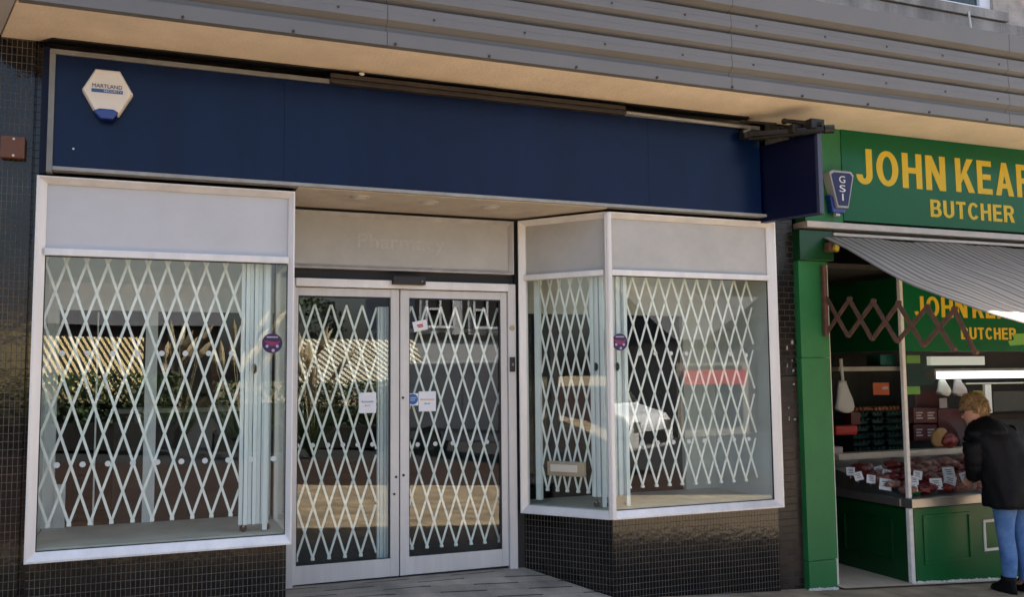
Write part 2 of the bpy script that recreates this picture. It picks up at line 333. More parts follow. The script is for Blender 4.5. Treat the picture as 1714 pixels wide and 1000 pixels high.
def textmesh(mb, txt, x0, x1, z0, z1, y, thick=0.004, offset=0.0, M=None, keep=False):
    'lettering fitted into the box x0..x1, z0..z1 and standing on plane y (front towards -y)'
    c = bpy.data.curves.new('t', 'FONT'); c.body = txt; c.size = 1; c.offset = offset; c.resolution_u = 4
    o = bpy.data.objects.new('t', c); COL.objects.link(o)
    bpy.context.view_layer.update()
    me = bpy.data.meshes.new_from_object(o.evaluated_get(bpy.context.evaluated_depsgraph_get()))
    g = bmesh.new(); g.from_mesh(me); bpy.data.objects.remove(o); bpy.data.curves.remove(c)
    xs = [v.co.x for v in g.verts]; ys = [v.co.y for v in g.verts]; X0, X1, Y0, Y1 = min(xs), max(xs), min(ys), max(ys)
    sx = (x1 - x0) / (X1 - X0); sy = (z1 - z0) / (Y1 - Y0)
    F = []
    def tr(co, yy):
        p = Vector((x0 + (co.x - X0) * sx, yy, z0 + (co.y - Y0) * sy)); return M @ p if M else p
    fm = {v: mb.bm.verts.new(tr(v.co, y - thick)) for v in g.verts}; bk = {v: mb.bm.verts.new(tr(v.co, y)) for v in g.verts}
    for f in g.faces:
        mb.bm.faces.new([fm[v] for v in f.verts]); mb.bm.faces.new([bk[v] for v in reversed(f.verts)])
    for e in g.edges:
        if len(e.link_faces) == 1: a, b = e.verts; mb.bm.faces.new([fm[a], fm[b], bk[b], bk[a]])
    g.free(); bpy.data.meshes.remove(me)
def arc(cx, cy, rx, ry, a0, a1, w, n=20):
    'thick elliptical stroke as a list of quads'
    Q = []; A = [math.radians(a0 + (a1 - a0) * i / n) for i in range(n + 1)]
    o = [(cx + rx * math.cos(a), cy + ry * math.sin(a)) for a in A]; i_ = [(cx + (rx - w) * math.cos(a), cy + (ry - w * .8) * math.sin(a)) for a in A]
    return o + i_[::-1]
def sign_text(mb, txt, x0, x1, z0, z1, y, thick=.003, w=.20):
    'heavy condensed grotesque capitals built stroke by stroke, fitted to x0..x1, z0..z1'
    h = w * .82
    def rct(a, b, c, d): return [(a, c), (b, c), (b, d), (a, d)]
    G = {'J': (.52, [rct(.52 - w, .52, .26, 1), arc(.26, .27, .26, .27, 180, 360, w)]), 'O': (.72, [arc(.36, .5, .36, .5, 0, 180, w), arc(.36, .5, .36, .5, 180, 360, w)]),
         'H': (.66, [rct(0, w, 0, 1), rct(.66 - w, .66, 0, 1), rct(w, .66 - w, .43, .43 + h)]), 'N': (.68, [rct(0, w, 0, 1), rct(.68 - w, .68, 0, 1), [(0, 1), (w * 1.1, 1), (.68, 0), (.68 - w * 1.1, 0)]]),
         'K': (.70, [rct(0, w, 0, 1), [(w, .34), (.46, 1), (.70, 1), (w, .06 + .12)] if False else [(w, .50), (.45, 1), (.69, 1), (w, .26)], [(.24, .53), (.38, .70), (.72, 0), (.48, 0)]]),
         'E': (.58, [rct(0, w, 0, 1), rct(w, .58, 0, h), rct(w, .56, 1 - h, 1), rct(w, .53, .43, .43 + h)]), 'A': (.72, [[(0, 0), (w * 1.05, 0), (.45, 1), (.27, 1)], [(.72, 0), (.72 - w * 1.05, 0), (.27, 1), (.45, 1)], rct(.18, .54, .22, .22 + h * .9)]),
         'R': (.68, [rct(0, w, 0, 1), rct(w, .40, 1 - h, 1), rct(w, .40, .42, .42 + h), arc(.38, .71, .27, .29, -90, 90, w), [(.30, .44), (.50, .50), (.69, 0), (.46, 0)]]),
         'Y': (.68, [rct(.34 - w / 2, .34 + w / 2, 0, .45), [(0, 1), (w * 1.15, 1), (.34 + w / 2, .42), (.34 - w / 2, .42)], [(.68, 1), (.68 - w * 1.15, 1), (.34 - w / 2, .42), (.34 + w / 2, .42)]]),
         'B': (.66, [rct(0, w, 0, 1), rct(w, .38, 1 - h, 1), rct(w, .38, 0, h), rct(w, .38, .43, .43 + h * .9), arc(.37, .745, .25, .255, -90, 90, w), arc(.37, .29, .29, .29, -90, 90, w)]),
         'U': (.66, [rct(0, w, .3, 1), rct(.66 - w, .66, .3, 1), arc(.33, .32, .33, .32, 180, 360, w)]), 'T': (.60, [rct(0, .60, 1 - h, 1), rct(.30 - w / 2, .30 + w / 2, 0, 1 - h)]),
         'C': (.68, [arc(.36, .5, .36, .5, 38, 180, w), arc(.36, .5, .36, .5, 180, 322, w)])}
    tot = sum(G[c][0] for c in txt) + .13 * (len(txt) - 1); sx = (x1 - x0) / tot; sz = z1 - z0; x = 0
    for c in txt:
        for k, q in enumerate(G[c][1]):
            yy = y - thick - k * .0004; n = len(q); P_ = [(x0 + (x + a) * sx, b * sz + z0) for a, b in q]
            if n == 4: mb.prism([(a, yy, b) for a, b in P_], (0, thick, 0))
            else:
                m_ = n // 2
                for i in range(m_ - 1): mb.prism([(P_[j][0], yy, P_[j][1]) for j in (i, i + 1, n - 2 - i, n - 1 - i)], (0, thick, 0))
        x += G[c][0] + .13
def copy_thing(o, label=None, loc=None, parent=None):
    c = o.copy(); COL.objects.link(c); c.parent = parent
    if label: c['label'] = label
    if loc is not None: c.location = loc
    for ch in list(o.children): copy_thing(ch, parent=c)
    return c
# ---------------------------------------------------------------- ground
def grid_ground():
    mb = MB(); xs = [-400, -60, -20, -8, 14, 30, 80, 400]; ys = [-400, -120, -40, -12, -4, 14.0]
    V = {(i, j): mb.v((x, y, gz(x) if True else 0)) for i, x in enumerate(xs) for j, y in enumerate(ys)}
    for i in range(len(xs) - 1):
        for j in range(len(ys) - 1): mb.bm.faces.new([V[i, j], V[i + 1, j], V[i + 1, j + 1], V[i, j + 1]])
    props(mb.build('pavement', 'paving'), kind='structure')
grid_ground()
def strips(name, m, rows):
    mb = MB()
    for x0, x1, a0, a1, b in rows: mb.poly([(x0, b, gz(x0) + .004), (x1, b, gz(x1) + .004), (x1, a1, gz(x1) + .004), (x0, a0, gz(x0) + .004)])
    props(mb.build(name, m), kind='structure')
strips('path', 'block_paving', [(-60, -8, -2.4, -2.4, -10.5), (-8, 1.9, -2.4, -2.4, -10.5), (1.9, 2.4, -2.4, -6.2, -10.5), (2.4, 14, -6.2, -6.2, -10.5), (14, 60, -6.2, -6.2, -10.5)])
strips('road', 'asphalt', [(-60, -8, -10.504, -10.504, -60), (-8, 14, -10.504, -10.504, -60), (14, 60, -10.504, -10.504, -60)])
P2, PB = Vector((3.684, 0, 0)), Vector((3.235, 0.571, 0))
mb = MB()                                                       # floor of the door recess, a ramp up to the doors
mb.poly([(1.44, -0.05, gz(1.44) + .006), (3.72, -0.05, gz(3.72) + .006), (3.684, 0.02, gz(3.684) + .008), (3.24, 0.62, 0.150), (1.44, 0.62, 0.158), (1.44, 0.02, gz(1.44) + .012)])
props(mb.build('lobby_floor', 'lobby_paving'), kind='structure')
mb = MB(); mb.poly([(1.0, -1.3, gz(1.0) + .004), (4.6, -1.3, gz(4.6) + .004), (4.6, -0.04, gz(4.6) + .004), (1.0, -0.04, gz(1.0) + .004)])
props(mb.build('forecourt_paving', 'lobby_paving'), kind='structure')
mb = MB(); mb.poly([(5.66, -0.06, gz(5.66) + .016), (9.5, -0.06, gz(9.5) + .016), (9.5, 2.4, gz(9.5) + .03), (5.66, 2.4, gz(5.66) + .03)])
props(mb.build('shop_floor', 'tan_floor'), kind='structure')
# ---------------------------------------------------------------- building shell
B = thing('shop_building', 'two storey parade building of black mosaic tile and pale stone above the shops', 'building', (2.5, 1, 0))
mb = MB(); mb.box(-7, -0.035, 0.03, 0.30, -0.05, 3.62); mb.box(-0.035, 0.0, 0.07, 0.30, -0.05, 3.62); mb.build('tiled_wall', 'tile_small', B)
mb = MB(); mb.box(5.14, 5.372, 0.06, 0.5, 1.55, 3.60); mb.build('tiled_wall', 'tile_pillar', B)
mb = MB(); mb.box(5.14, 5.372, 0.058, 0.5, -0.4, 1.545); mb.build('tiled_wall', 'tile_lower', B)
mb = MB(); mb.box(10.51, 14, .02, .30, -1.2, 3.6); mb.build('tiled_wall', 'tile_pillar', B)
for i in range(14):
    x = 5.40 - .06 - abs(rnd.gauss(0, .05)); z = round((1.15 + rnd.random() * .75) / .046) * .046; x = round(x / .0475) * .0475; mb = MB(); q, r = rnd.choice((.010, .016, .024)), rnd.choice((.014, .030))
    mb.prism([(x, .0545, z + .007), (x + q, .0545, z + .005), (x + q * .9, .0545, z + .007 + r), (x + q * .3, .0545, z + .004 + r)], (0, .003, 0)); mb.build('chipped_tile', 'chip', B)
mb = MB(); mb.box(0.004, 1.432, 0.02, 0.9, -0.05, 0.556); mb.build('stall_riser', 'tile_small', B)
d = (PB - P2).normalized(); nrm = Vector((-d.y, d.x, 0))
mb = MB(); k = 0.02
A0 = P2 + Vector((0.012, 0.02, 0)); A1 = PB + Vector((0.015, 0.012, 0))
mb.prism([(A0.x, A0.y, -0.2), (5.118, 0.02, -0.2), (5.118, 0.9, -0.2), (A1.x, 0.9, -0.2), (A1.x, A1.y + .03, -0.2)], (0, 0, 0.753)); mb.build('stall_riser', 'tile_small', B)
mb = MB()                                                       # upper storey with one window opening in view
y0, y1 = 0.0, 0.3; WX0, WX1, WZ0, WZ1 = 4.98, 7.64, 4.79, 5.75
mb.box(-7, WX0, y0, y1, 3.60, 6.0); mb.box(WX1, 14, y0, y1, 3.60, 6.0); mb.box(WX0, WX1, y0, y1, 3.60, 4.70); mb.box(WX0, WX1, y0, y1, WZ1, 6.0)
mb.build('wall', 'render_wall', B)
mb = MB(); mb.box(4.9, 7.74, -0.07, 0.25, 4.702, 4.785); mb.box(3.0, 14.2, -0.05, -0.002, 4.50, 4.69); mb.build('window_sill', 'stone', B)
mb = MB()
for i in range(60): x = 3.0 + i * 0.19; mb.box(x, x + 0.15 + rnd.random() * .03, -0.075 + rnd.random() * .02, -0.003, 4.43 + rnd.random() * .02, 4.47 + rnd.random() * .025)
mb.build('string_course', 'rust', B)
fr = MB()
for (a, b, c, e) in ((WX0, WX1, WZ0, WZ0 + .06), (WX0, WX1, WZ1 - .06, WZ1), (WX0, WX0 + .09, WZ0 + .06, WZ1 - .06), (WX1 - .13, WX1, WZ0 + .06, WZ1 - .06), (6.88, 6.97, WZ0 + .06, WZ1 - .06), (5.9, 5.99, WZ0 + .06, WZ1 - .06)): fr.box(a, b, 0.03, 0.10, c, e)
wf = fr.build('window', 'upvc', B, bev=.004)
mb = MB(); mb.box(WX0 + .09, WX1 - .13, 0.06, 0.066, WZ0 + .06, WZ1 - .06); mb.build('pane', 'glass_green', wf)
mb = MB(); mb.box(-7, 14, 0.301, 9.0, 5.8, 6.0); mb.box(-7, 14, 8.7, 9, -0.5, 5.79); mb.box(-7, -6.8, 0.31, 8.69, -0.5, 5.79); mb.box(13.8, 14, 0.31, 8.69, -0.5, 5.79); mb.box(-6.79, 13.79, 0.31, 8.69, 3.65, 3.8)
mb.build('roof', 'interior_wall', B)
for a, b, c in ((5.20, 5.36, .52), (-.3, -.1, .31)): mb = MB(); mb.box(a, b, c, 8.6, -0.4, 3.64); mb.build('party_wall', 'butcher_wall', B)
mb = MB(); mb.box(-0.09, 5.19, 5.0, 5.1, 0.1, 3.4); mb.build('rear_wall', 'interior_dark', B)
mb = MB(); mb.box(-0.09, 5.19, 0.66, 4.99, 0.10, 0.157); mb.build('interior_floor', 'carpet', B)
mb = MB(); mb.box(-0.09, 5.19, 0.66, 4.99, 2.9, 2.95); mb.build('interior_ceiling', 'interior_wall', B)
# black surround of the door recess
mb = MB(); mb.box(1.44, 3.28, 0.632, 0.68, 2.745, 3.5); mb.box(1.44, 3.28, 0.632, 0.68, 2.25, 2.335); mb.box(3.199, 3.30, 0.60, 0.68, 0.0, 3.5)
mb.build('door_surround', 'black_void', B)
# ---------------------------------------------------------------- canopy
Cn = thing('canopy', 'long grey ribbed metal canopy with cream rendered soffit running over both shops', 'canopy', (4, -0.3, 3.55))
mb = MB(); mb.prism([(-0.215, 0.03, 3.555), (-0.065, -0.58, 3.555), (12, -0.58, 3.555), (12, 0.03, 3.555)], (0, 0, 0.10))
so = mb.build('soffit', 'soffit', Cn)
mb = MB(); mb.prism([(-0.02, 0.028, 3.545), (0.06, -0.062, 3.545), (1.2, -0.070, 3.545), (4.9, -0.066, 3.545), (4.95, 0.028, 3.545)], (0, 0, 0.009)); mb.build('painted_gap_shade', 'black_void', Cn)  # thin black strip painting in the shade of the gap above the fascia
prof = [(-0.57, 3.548), (-0.625, 3.548), (-0.625, 3.63), (-0.590, 3.645), (-0.590, 3.672)]
z = 3.672
for i in range(3):
    prof += [(-0.636, z + .030), (-0.636, z + .076), (-0.632, z + .079), (-0.632, z + .122), (-0.596, z + .132), (-0.590, z + .143)]; z += .143
prof += [(-0.66, z + .035), (-0.66, z + .175), (-0.10, z + .22), (-0.10, z + .10), (-0.57, z + .06)]
mb = MB(); mb.prism([(-0.055, y, zz) for y, zz in prof], (12.1, 0, 0)); mb.build('ribbed_cladding', 'cladding', Cn)
mb = MB(); mb.prism([(-0.225, 0.02, 3.545), (-0.062, -0.632, 3.545), (-0.20, -0.632, 3.545), (-0.36, 0.02, 3.545)], (0, 0, 0.75)); mb.build('end_panel', 'cladding_light', Cn)
mb = MB(); mb.box(-0.05, 12, -0.56, 0.0, 3.66, 4.10); mb.build('canopy_deck', 'black_void', Cn)
for x in (1.9, 2.0 + 2.35, 7.0):
    mb = MB(); mb.prism([(x, y - .0012, zz) for y, zz in prof if y < -.5], (.003, 0, 0)); mb.build('panel_joint', 'rail_brown', Cn)
sc0 = MB().tube([(0, -0.64, 0), (0, -0.628, 0)], 0.008, 8).build('screw', 'rail_brown', Cn)
first = True
for zz in (3.738, 4.024):
    for i in range(13):
        o = sc0 if first else sc0.copy()
        if not first: COL.objects.link(o); o.parent = Cn
        first = False; o.location = (0.45 + i * 0.585 + (0.02 if zz > 3.9 else 0) + rnd.uniform(-.02, .02), 0, zz)
for i in range(12):
    o = sc0.copy(); COL.objects.link(o); o.parent = Cn; o.location = (0.75 + i * 0.6, 0.004, 3.560)
mb = MB(); q = at(1624, 22, 1, -0.10); mb.tube([(q.x, -0.085, q.z + .02), (q.x, -0.10, q.z - .14)], 0.009); mb.blob((q.x, -0.1, q.z - .16), 0.017, sub=2, amt=0)
props(mb.build('overflow_pipe', 'bright_bit'), 'short white overflow pipe hanging below the upper window frame', 'pipe')
# ---------------------------------------------------------------- blue fascia
Fa = thing('shop_fascia', 'long blank navy blue shop fascia board with grey metal trim', 'sign', (2.5, -0.05, 2.77))
FY = -0.07
for a, b in ((0.082, 1.3788), (1.3802, 3.9958), (3.9972, 4.985)):
    mb = MB(); mb.box(a, b, FY, 0.0, 2.795, 3.452); mb.build('fascia_panel', 'navy', Fa)
mb = MB(); mb.box(0.05, 4.985, FY - .014, 0.0, 3.453, 3.482); mb.box(0.05, 0.081, FY - .014, 0.0, 2.76, 3.452); mb.build('trim', 'trim_grey', Fa, bev=.002)
mb = MB(); mb.box(0.082, 5.10, FY - .016, 0.0, 2.772, 2.794); mb.build('trim', 'trim_light', Fa, bev=.002)
mb = MB(); mb.box(0.012, 0.049, FY + .02, 0.03, 2.757, 3.50); mb.build('side_return', 'navy_box', Fa)
mb = MB(); mb.box(1.66, 3.79, FY - .045, -0.02, 3.485, 3.513); mb.box(1.66, 3.79, FY - .035, -.02, 3.468, 3.483); mb.box(1.66, 3.79, FY - .05, -0.02, 3.448, 3.465); mb.build('awning_rail', 'rail_brown', Fa, bev=.002)
mb = MB(); mb.tube([(3.80, FY - .03, 3.470), (4.88, FY - .03, 3.455)], 0.012); mb.build('conduit', 'trim_light', Fa)
mb = MB(); mb.blob((1.86, FY - .05, 3.526), 0.014, sub=2, squash=(1.4, 1, .8)); mb.build('rail_clip', 'bright_bit', Fa)
mb = MB(); mb.tube([(0.187, FY - .004, 2.905), (0.187, FY, 2.905)], 0.006); mb.build('rivet', 'bright_bit', Fa)
# underside of the fascia over the recess
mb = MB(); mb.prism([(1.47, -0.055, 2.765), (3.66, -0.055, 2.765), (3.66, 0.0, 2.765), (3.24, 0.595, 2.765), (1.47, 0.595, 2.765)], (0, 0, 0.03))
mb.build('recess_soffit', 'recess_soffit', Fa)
for x, y in ((1.90, 0.11), (2.386, 0.14), (2.84, 0.155)):
    mb = MB(); mb.tube([(x, y, 2.766), (x, y, 2.757)], [0.068, 0.062], 24); dl = mb.build('downlight', 'panel_grey', Fa)
    mb = MB(); mb.tube([(x, y, 2.7565), (x, y, 2.753)], 0.044, 20); mb.build('lamp_lens', 'cream_board', dl)
# projecting sign
Ps = thing('projecting_sign', 'dark navy blank projecting sign box at the right end of the fascia', 'sign', (5.05, -0.28, 2.73))
MP = Matrix.Translation((5.0, -0.02, 0)) @ Matrix.Rotation(math.radians(-72.5), 4, 'Z')
mb = MB(MP); mb.box(0.0, 0.505, 0, 0.05, 2.745, 3.335); mb.build('sign_box', 'navy_box', Ps)
mb = MB(MP); mb.box(0.506, 0.530, -0.004, 0.054, 2.735, 3.335); mb.box(-0.01, 0.505, -0.003, 0.053, 2.732, 2.744); mb.build('sign_edge', 'trim_edge', Ps, bev=.002)
mb = MB(MP); mb.box(-0.006, 0.004, -0.006, -.001, 2.75, 3.33); mb.build('joint_strip', 'trim_edge', Ps)
# folded awning bracket above it
Br = thing('awning_bracket', 'black folded metal awning bracket above the projecting sign box', 'bracket', (5.05, -0.3, 3.38))
p0, p1 = at(1246, 226, 1, -0.12), at(1385, 217, 1, -0.60)
mb = MB(); mb.bar(p0, p1 + Vector((0, 0, .006)), .034, .05, (0.9, .3, 0)); mb.tube([p0 + Vector((.03, -.02, -.03)), p1 + Vector((0, 0, -.005))], .017); mb.build('lower_arm', 'dark_metal', Br)
mb = MB(); mb.tube([at(1310, 202, 1, -0.35), at(1377, 208, 1, -0.58)], 0.016); mb.tube([at(1240, 203, 1, -0.1), at(1300, 208, 1, -0.28)], .011); mb.build('upper_arm', 'dark_metal', Br)
mb = MB(); mb.tube([p1 + Vector((-.03, .0, .0)), p1 + Vector((.03, -.03, .0))], 0.032, 16); mb.build('roller', 'dark_metal', Br)
mb = MB(); mb.blob(at(1313, 203, 1, -.35), .024, sub=2, amt=.1); mb.build('pivot', 'dark_metal', Br)
for q6 in ((p0.x - .03, p0.x + .18, -0.16, -0.09, p0.z - .03, p0.z + .04), (5.0, 5.17, -.45, -.30, 3.345, 3.41), (5.08, 5.2, -.56, -.42, 3.36, 3.43)): mb = MB(); mb.box(*q6); mb.build('hinge_block', 'dark_metal', Br, bev=.005)
for a, b, c in ((at(1244, 221, 1, -.17), at(1256, 216, 1, -.17), .012), (at(1329, 217, 1, -.42), at(1338, 220, 1, -.42), .018)): mb = MB(); mb.bar(a, b, c, .011); mb.build('hinge_pin', 'trim_grey', Br)
# ---------------------------------------------------------------- hexagonal alarm box
Al = thing('alarm_box', 'cream hexagonal burglar alarm box with blue strobe lens on the blue fascia', 'alarm', (0.364, FY, 3.08))
def hexpts(cx, cz, rx, rz, y, s=1.0): return [(cx + s * x * rx, y, cz + s * zz * rz) for x, zz in ((-.50, 1), (.46, 1), (1, .02), (.46, -1), (-.46, -1), (-1, .02))]
cx, cz = 0.362, 3.244
mb = MB(); mb.loft([hexpts(cx, cz, .137, .132, FY), hexpts(cx, cz, .137, .132, FY - .05), hexpts(cx, cz, .128, .123, FY - .068)]); mb.build('housing', 'alarm_white', Al, bev=.004)
mb = MB(); mb.prism([(cx - .075, FY - .074, cz - .122), (cx - .04, FY - .074, cz - .105), (cx + .035, FY - .074, cz - .105), (cx + .062, FY - .074, cz - .122), (cx + .03, FY - .074, cz - .165), (cx - .035, FY - .074, cz - .165)], (0, .062, 0)); mb.build('strobe_lens', 'alarm_blue', Al, bev=.006)
mb = MB(); mb.box(cx - .085, cx + .082, FY - .071, FY - .068, cz - .010, cz + .010); mb.build('label_bar', 'ink_blue', Al)
mb = MB(); textmesh(mb, 'MARTLAND', cx - .082, cx + .078, cz + .018, cz + .040, FY - .0685, .002); mb.build('lettering', 'ink_dark', Al)
mb = MB(); textmesh(mb, 'SECURITY', cx - .02, cx + .078, cz - .005, cz + .006, FY - .0712, .001); mb.build('lettering', 'alarm_white', Al)
mb = MB(); mb.box(-0.192, -0.068, -0.02, 0.03, 2.838, 2.965); jb = mb.build('junction_box', 'terracotta', bev=.006); props(jb, 'small brown junction box on the black tiled wall beside the fascia', 'box')
for zz in (2.852, 2.948): mb = MB(); mb.tube([(-0.125, -0.026, zz), (-0.125, -0.02, zz)], 0.007); mb.build('screw', 'bright_bit', jb)
# ---------------------------------------------------------------- display windows
ZB, ZT, RB, RT_ = 0.554, 2.745, 2.287, 2.328
def ring(mb, x0, x1, z0, z1, wl, wr, wb, wt, yo=-0.035, yi=0.0, yb=0.03):
    'picture-frame moulding splayed inwards: outer lip at yo, inner edge at yi'
    O = [(x0, z0), (x1, z0), (x1, z1), (x0, z1)]; I = [(x0 + wl, z0 + wb), (x1 - wr, z0 + wb), (x1 - wr, z1 - wt), (x0 + wl, z1 - wt)]; k = .2
    L = [(o[0] * (1 - k) + i[0] * k, o[1] * (1 - k) + i[1] * k) for o, i in zip(O, I)]
    secs = [[(p[0], yb, p[1]) for p in O], [(p[0], yo, p[1]) for p in O], [(p[0], yo, p[1]) for p in L], [(p[0], yi, p[1]) for p in I], [(p[0], yb, p[1]) for p in I]]
    V = [[mb.v(p) for p in s] for s in secs]
    for a in range(5):
        A, Bq = V[a], V[(a + 1) % 5]
        for j in range(4): mb.bm.faces.new([A[j], A[(j + 1) % 4], Bq[(j + 1) % 4], Bq[j]])
def grille_lattice(mb, xa, xb, z0, z1, y, pitch=0.113, dz=0.170, phase=0.0, w=.015, t=.004, toppeaks=False, bottoms=True):
    h = pitch / 2
    x = xa + phase - 40 * pitch; sl = h / dz
    H = z1 - z0
    xc = x
    while xc < xb + 40 * pitch:
        x = xc + (rnd.uniform(-.0035, .0035) if bottoms else 0)
        for sg in (1, -1):
            X0, X1 = x, x + sg * sl * H; za, zb = z0, z1
            pa, pb = (X0, z0), (X1, z1)
            # clip to xa..xb
            lo, hi = 0.0, 1.0
            dx = X1 - X0
            for bnd, s in ((xa, 1), (xb, -1)):
                f0, f1 = (X0 - bnd) * s, (X1 - bnd) * s
                if f0 < 0 and f1 < 0: lo, hi = 1, 0; break
                if f0 < 0: lo = max(lo, f0 / (f0 - f1))
                elif f1 < 0: hi = min(hi, f0 / (f0 - f1))
            if hi - lo > 0.02:
                yy = y + (0.004 if sg > 0 else -0.004)
                mb.bar((X0 + dx * lo, yy, z0 + H * lo), (X0 + dx * hi, yy, z0 + H * hi), w, t)
        if bottoms and xa < x < xb: mb.box(x - .012, x + .012, y - .009, y + .009, z0 - .014, z0 + .004)
        # rivets at the crossings
        k = 1
        while k * dz < H:
            xx = x + (h if k % 2 else 0)
            if xa < xx < xb: mb.tube([(xx, y - .010, z0 + k * dz), (xx, y - .006, z0 + k * dz)], .006, 6)
            k += 1
        xc += pitch
def window_bay(T, x0, x1, M, left_splay, right_splay, panel, wl, wr):
    mb = MB(M); ring(mb, x0, x1, ZB, ZT, wl, wr, .056, .040); mb.build('frame', 'alu', T)
    mb = MB(M); mb.box(x0 + wl - .002, x1 - wr + .002, -0.022, 0.028, RB, RT_); mb.build('transom', 'alu', T, bev=.003)
    mb = MB(M); mb.box(x0 + wl - .002, x1 - wr + .002, 0.012, 0.027, RT_ + .001, ZT - .039); mb.build('upper_panel', panel, T)
    mb = MB(M); mb.box(x0 + wl - .002, x1 - wr + .002, 0.0145, 0.0205, ZB + .054, RB + .001); mb.build('glass', 'glass', T)
    mb = MB(M); g = .005                                         # black gasket
    for a, b, c, e in ((x0 + wl, x1 - wr, ZB + .056, ZB + .056 + g), (x0 + wl, x1 - wr, RB - g, RB), (x0 + wl, x0 + wl + g, ZB + .061, RB - g), (x1 - wr - g, x1 - wr, ZB + .061, RB - g)): mb.box(a, b, 0.004, 0.014, c, e)
    mb.build('gasket', 'rubber', T)
def wheel(parent, M, x, y, z):
    mb = MB(M); mb.tube([(x, y - .008, z + .022), (x, y + .008, z + .022)], .022, 14); o = mb.build('caster_wheel', 'rubber', parent)
    mb = MB(M); mb.box(x - .006, x + .006, y - .014, y + .014, z + .03, z + .055); mb.build('fork', 'steel', o)
def grille(label, M, xa, xb, z0, z1, y, phase, stack=None, zf=.62, track=True, dz=.170, pitch=.113, lock=True):
    base = (M @ Vector(((xa + xb) / 2, y, z0))) if M else Vector(((xa + xb) / 2, y, z0))
    T = thing('folding_grille', label, 'security grille', base, 'white folding lattice grilles behind the glass')
    mb = MB(M); grille_lattice(mb, xa, xb, z0, z1, y, phase=phase, dz=dz, pitch=pitch); mb.build('lattice', 'grille', T)
    if track: mb = MB(M); mb.box(xa, xb, y - .02, y + .02, z1, z1 + .04); mb.build('top_track', 'grille', T)
    if stack:
        sa, sb, sz0 = stack; mb = MB(M); n = 7
        for i in range(n):
            x = sa + (sb - sa) * i / n; mb.box(x, x + (sb - sa) / n * .86, y - .02 - (i % 2) * .018, y + .02, sz0, z1 - .01)
        mb.build('folded_stack', 'stack', T)
        mb = MB(M); c = sb - .03; mb.box(c - .014, c + .014, y - .055, y - .028 - .012, zf + .01, z1 - .01); mb.build('lead_post', 'stack', T, bev=.002)
        if lock:
            mb = MB(M); mb.box((sa + sb) / 2 - .022, (sa + sb) / 2 - .006, y - .045, y - .039, 1.60, 1.66); mb.box((sa + sb) / 2 - .006, (sa + sb) / 2 + .002, y - .044, y - .0385, 1.61, 1.65); mb.build('lock', 'rubber', T)
        wheel(T, M, sa + .03, y - .01, zf); wheel(T, M, sb - .012, y + .01, zf)
    return T
def partition(T, M, xL, xR, y, posts, z0, z1, zh, solid=None, col='bay_white'):
    mb = MB(M); mb.box(xL, xR, y, y + .05, zh, z1)
    for a, b in posts: mb.box(a, b, y, y + .05, z0, zh - .001)
    if solid: mb.box(solid[0], solid[1], y, y + .05, z0, zh - .001)
    mb.build('rear_partition', col, T)
I4 = Matrix.Identity(4)
W1 = thing('display_window', 'wide shop display window left of the doors with white panel over the glass', 'window', (0.73, 0, ZB))
window_bay(W1, 0.0, 1.455, None, True, False, 'panel_white', .052, .034)
mb = MB(); mb.box(0.01, 1.43, 0.032, 0.82, .557, .622); mb.build('display_floor', 'bay_floor', W1)
mb = MB(); mb.box(0.01, 1.43, 0.032, 0.82, 2.56, 2.60); mb.build('display_ceiling', 'bay_white', W1)
mb = MB(); mb.box(-0.03, 0.0, 0.305, 0.84, .56, 2.6); mb.box(.001, .006, .035, .8, .63, 2.55); mb.build('side_wall', 'bay_white', W1)
partition(W1, None, 0.0, 1.44, 0.80, [(0.001, 0.072), (0.60, 0.675), (1.36, 1.43)], .623, 2.559, 2.03)
mb = MB(); mb.box(.073, .14, .79, .812, .623, .90); mb.box(.30, .31, .81, .82, .623, 2.02); mb.box(.0, .60, 1.0, 1.02, 2.1, 2.3); mb.build('partition_panel', 'bay_white', W1)
MR1 = Matrix.Translation((1.455, 0, 0)) @ Matrix(((0, -1, 0, 0), (1, 0, 0, 0), (0, 0, 1, 0), (0, 0, 0, 1)))
mb = MB(MR1); ring(mb, .036, 0.625, ZB, ZT, .03, .05, .056, .040, -.012, 0, .03); mb.box(.06, .58, -.010, .028, RB, RT_); mb.build('return_frame', 'alu', W1)
mb = MB(MR1); mb.box(.066, .575, .012, .018, ZB + .054, RB); mb.build('return_glass', 'glass', W1)
mb = MB(MR1); mb.box(.066, .575, .012, .022, RT_ + .001, ZT - .039); mb.build('return_panel', 'panel_grey', W1)
G1 = grille('white folding grille in the left display window with its folded stack at the right', None, 0.01, 1.16, 0.735, 2.545, 0.15, .086, (1.157, 1.34, .668), .622)
W2 = thing('display_window', 'shop display window right of the doors with a splayed side pane and letter box', 'window', (4.4, 0, ZB))
window_bay(W2, 3.684, 5.136, None, False, True, 'panel_grey', .026, .062)
MS = Matrix(((0.618, 0.787, 0, PB.x), (-0.787, 0.618, 0, PB.y), (0, 0, 1, 0), (0, 0, 0, 1)))
L = (P2 - PB).length
mb = MB(MS); ring(mb, 0.0, L, ZB, ZT, .045, .03, .056, .040); mb.build('return_frame', 'alu', W2)
mb = MB(MS); mb.box(.043, L - .028, -0.022, 0.028, RB, RT_); mb.build('return_transom', 'alu', W2, bev=.003)
mb = MB(MS); mb.box(.043, L - .028, 0.012, 0.024, RT_ + .001, ZT - .039); mb.build('return_panel', 'panel_grey', W2)
mb = MB(MS); mb.box(.043, L - .028, 0.0145, 0.0205, ZB + .054, RB + .001); mb.build('return_glass', 'glass', W2)
mb = MB(); mb.tube([(3.683, -.018, ZB + .002), (3.683, -.018, ZT - .002)], .0225, 12); mb.build('corner_post', 'alu', W2)
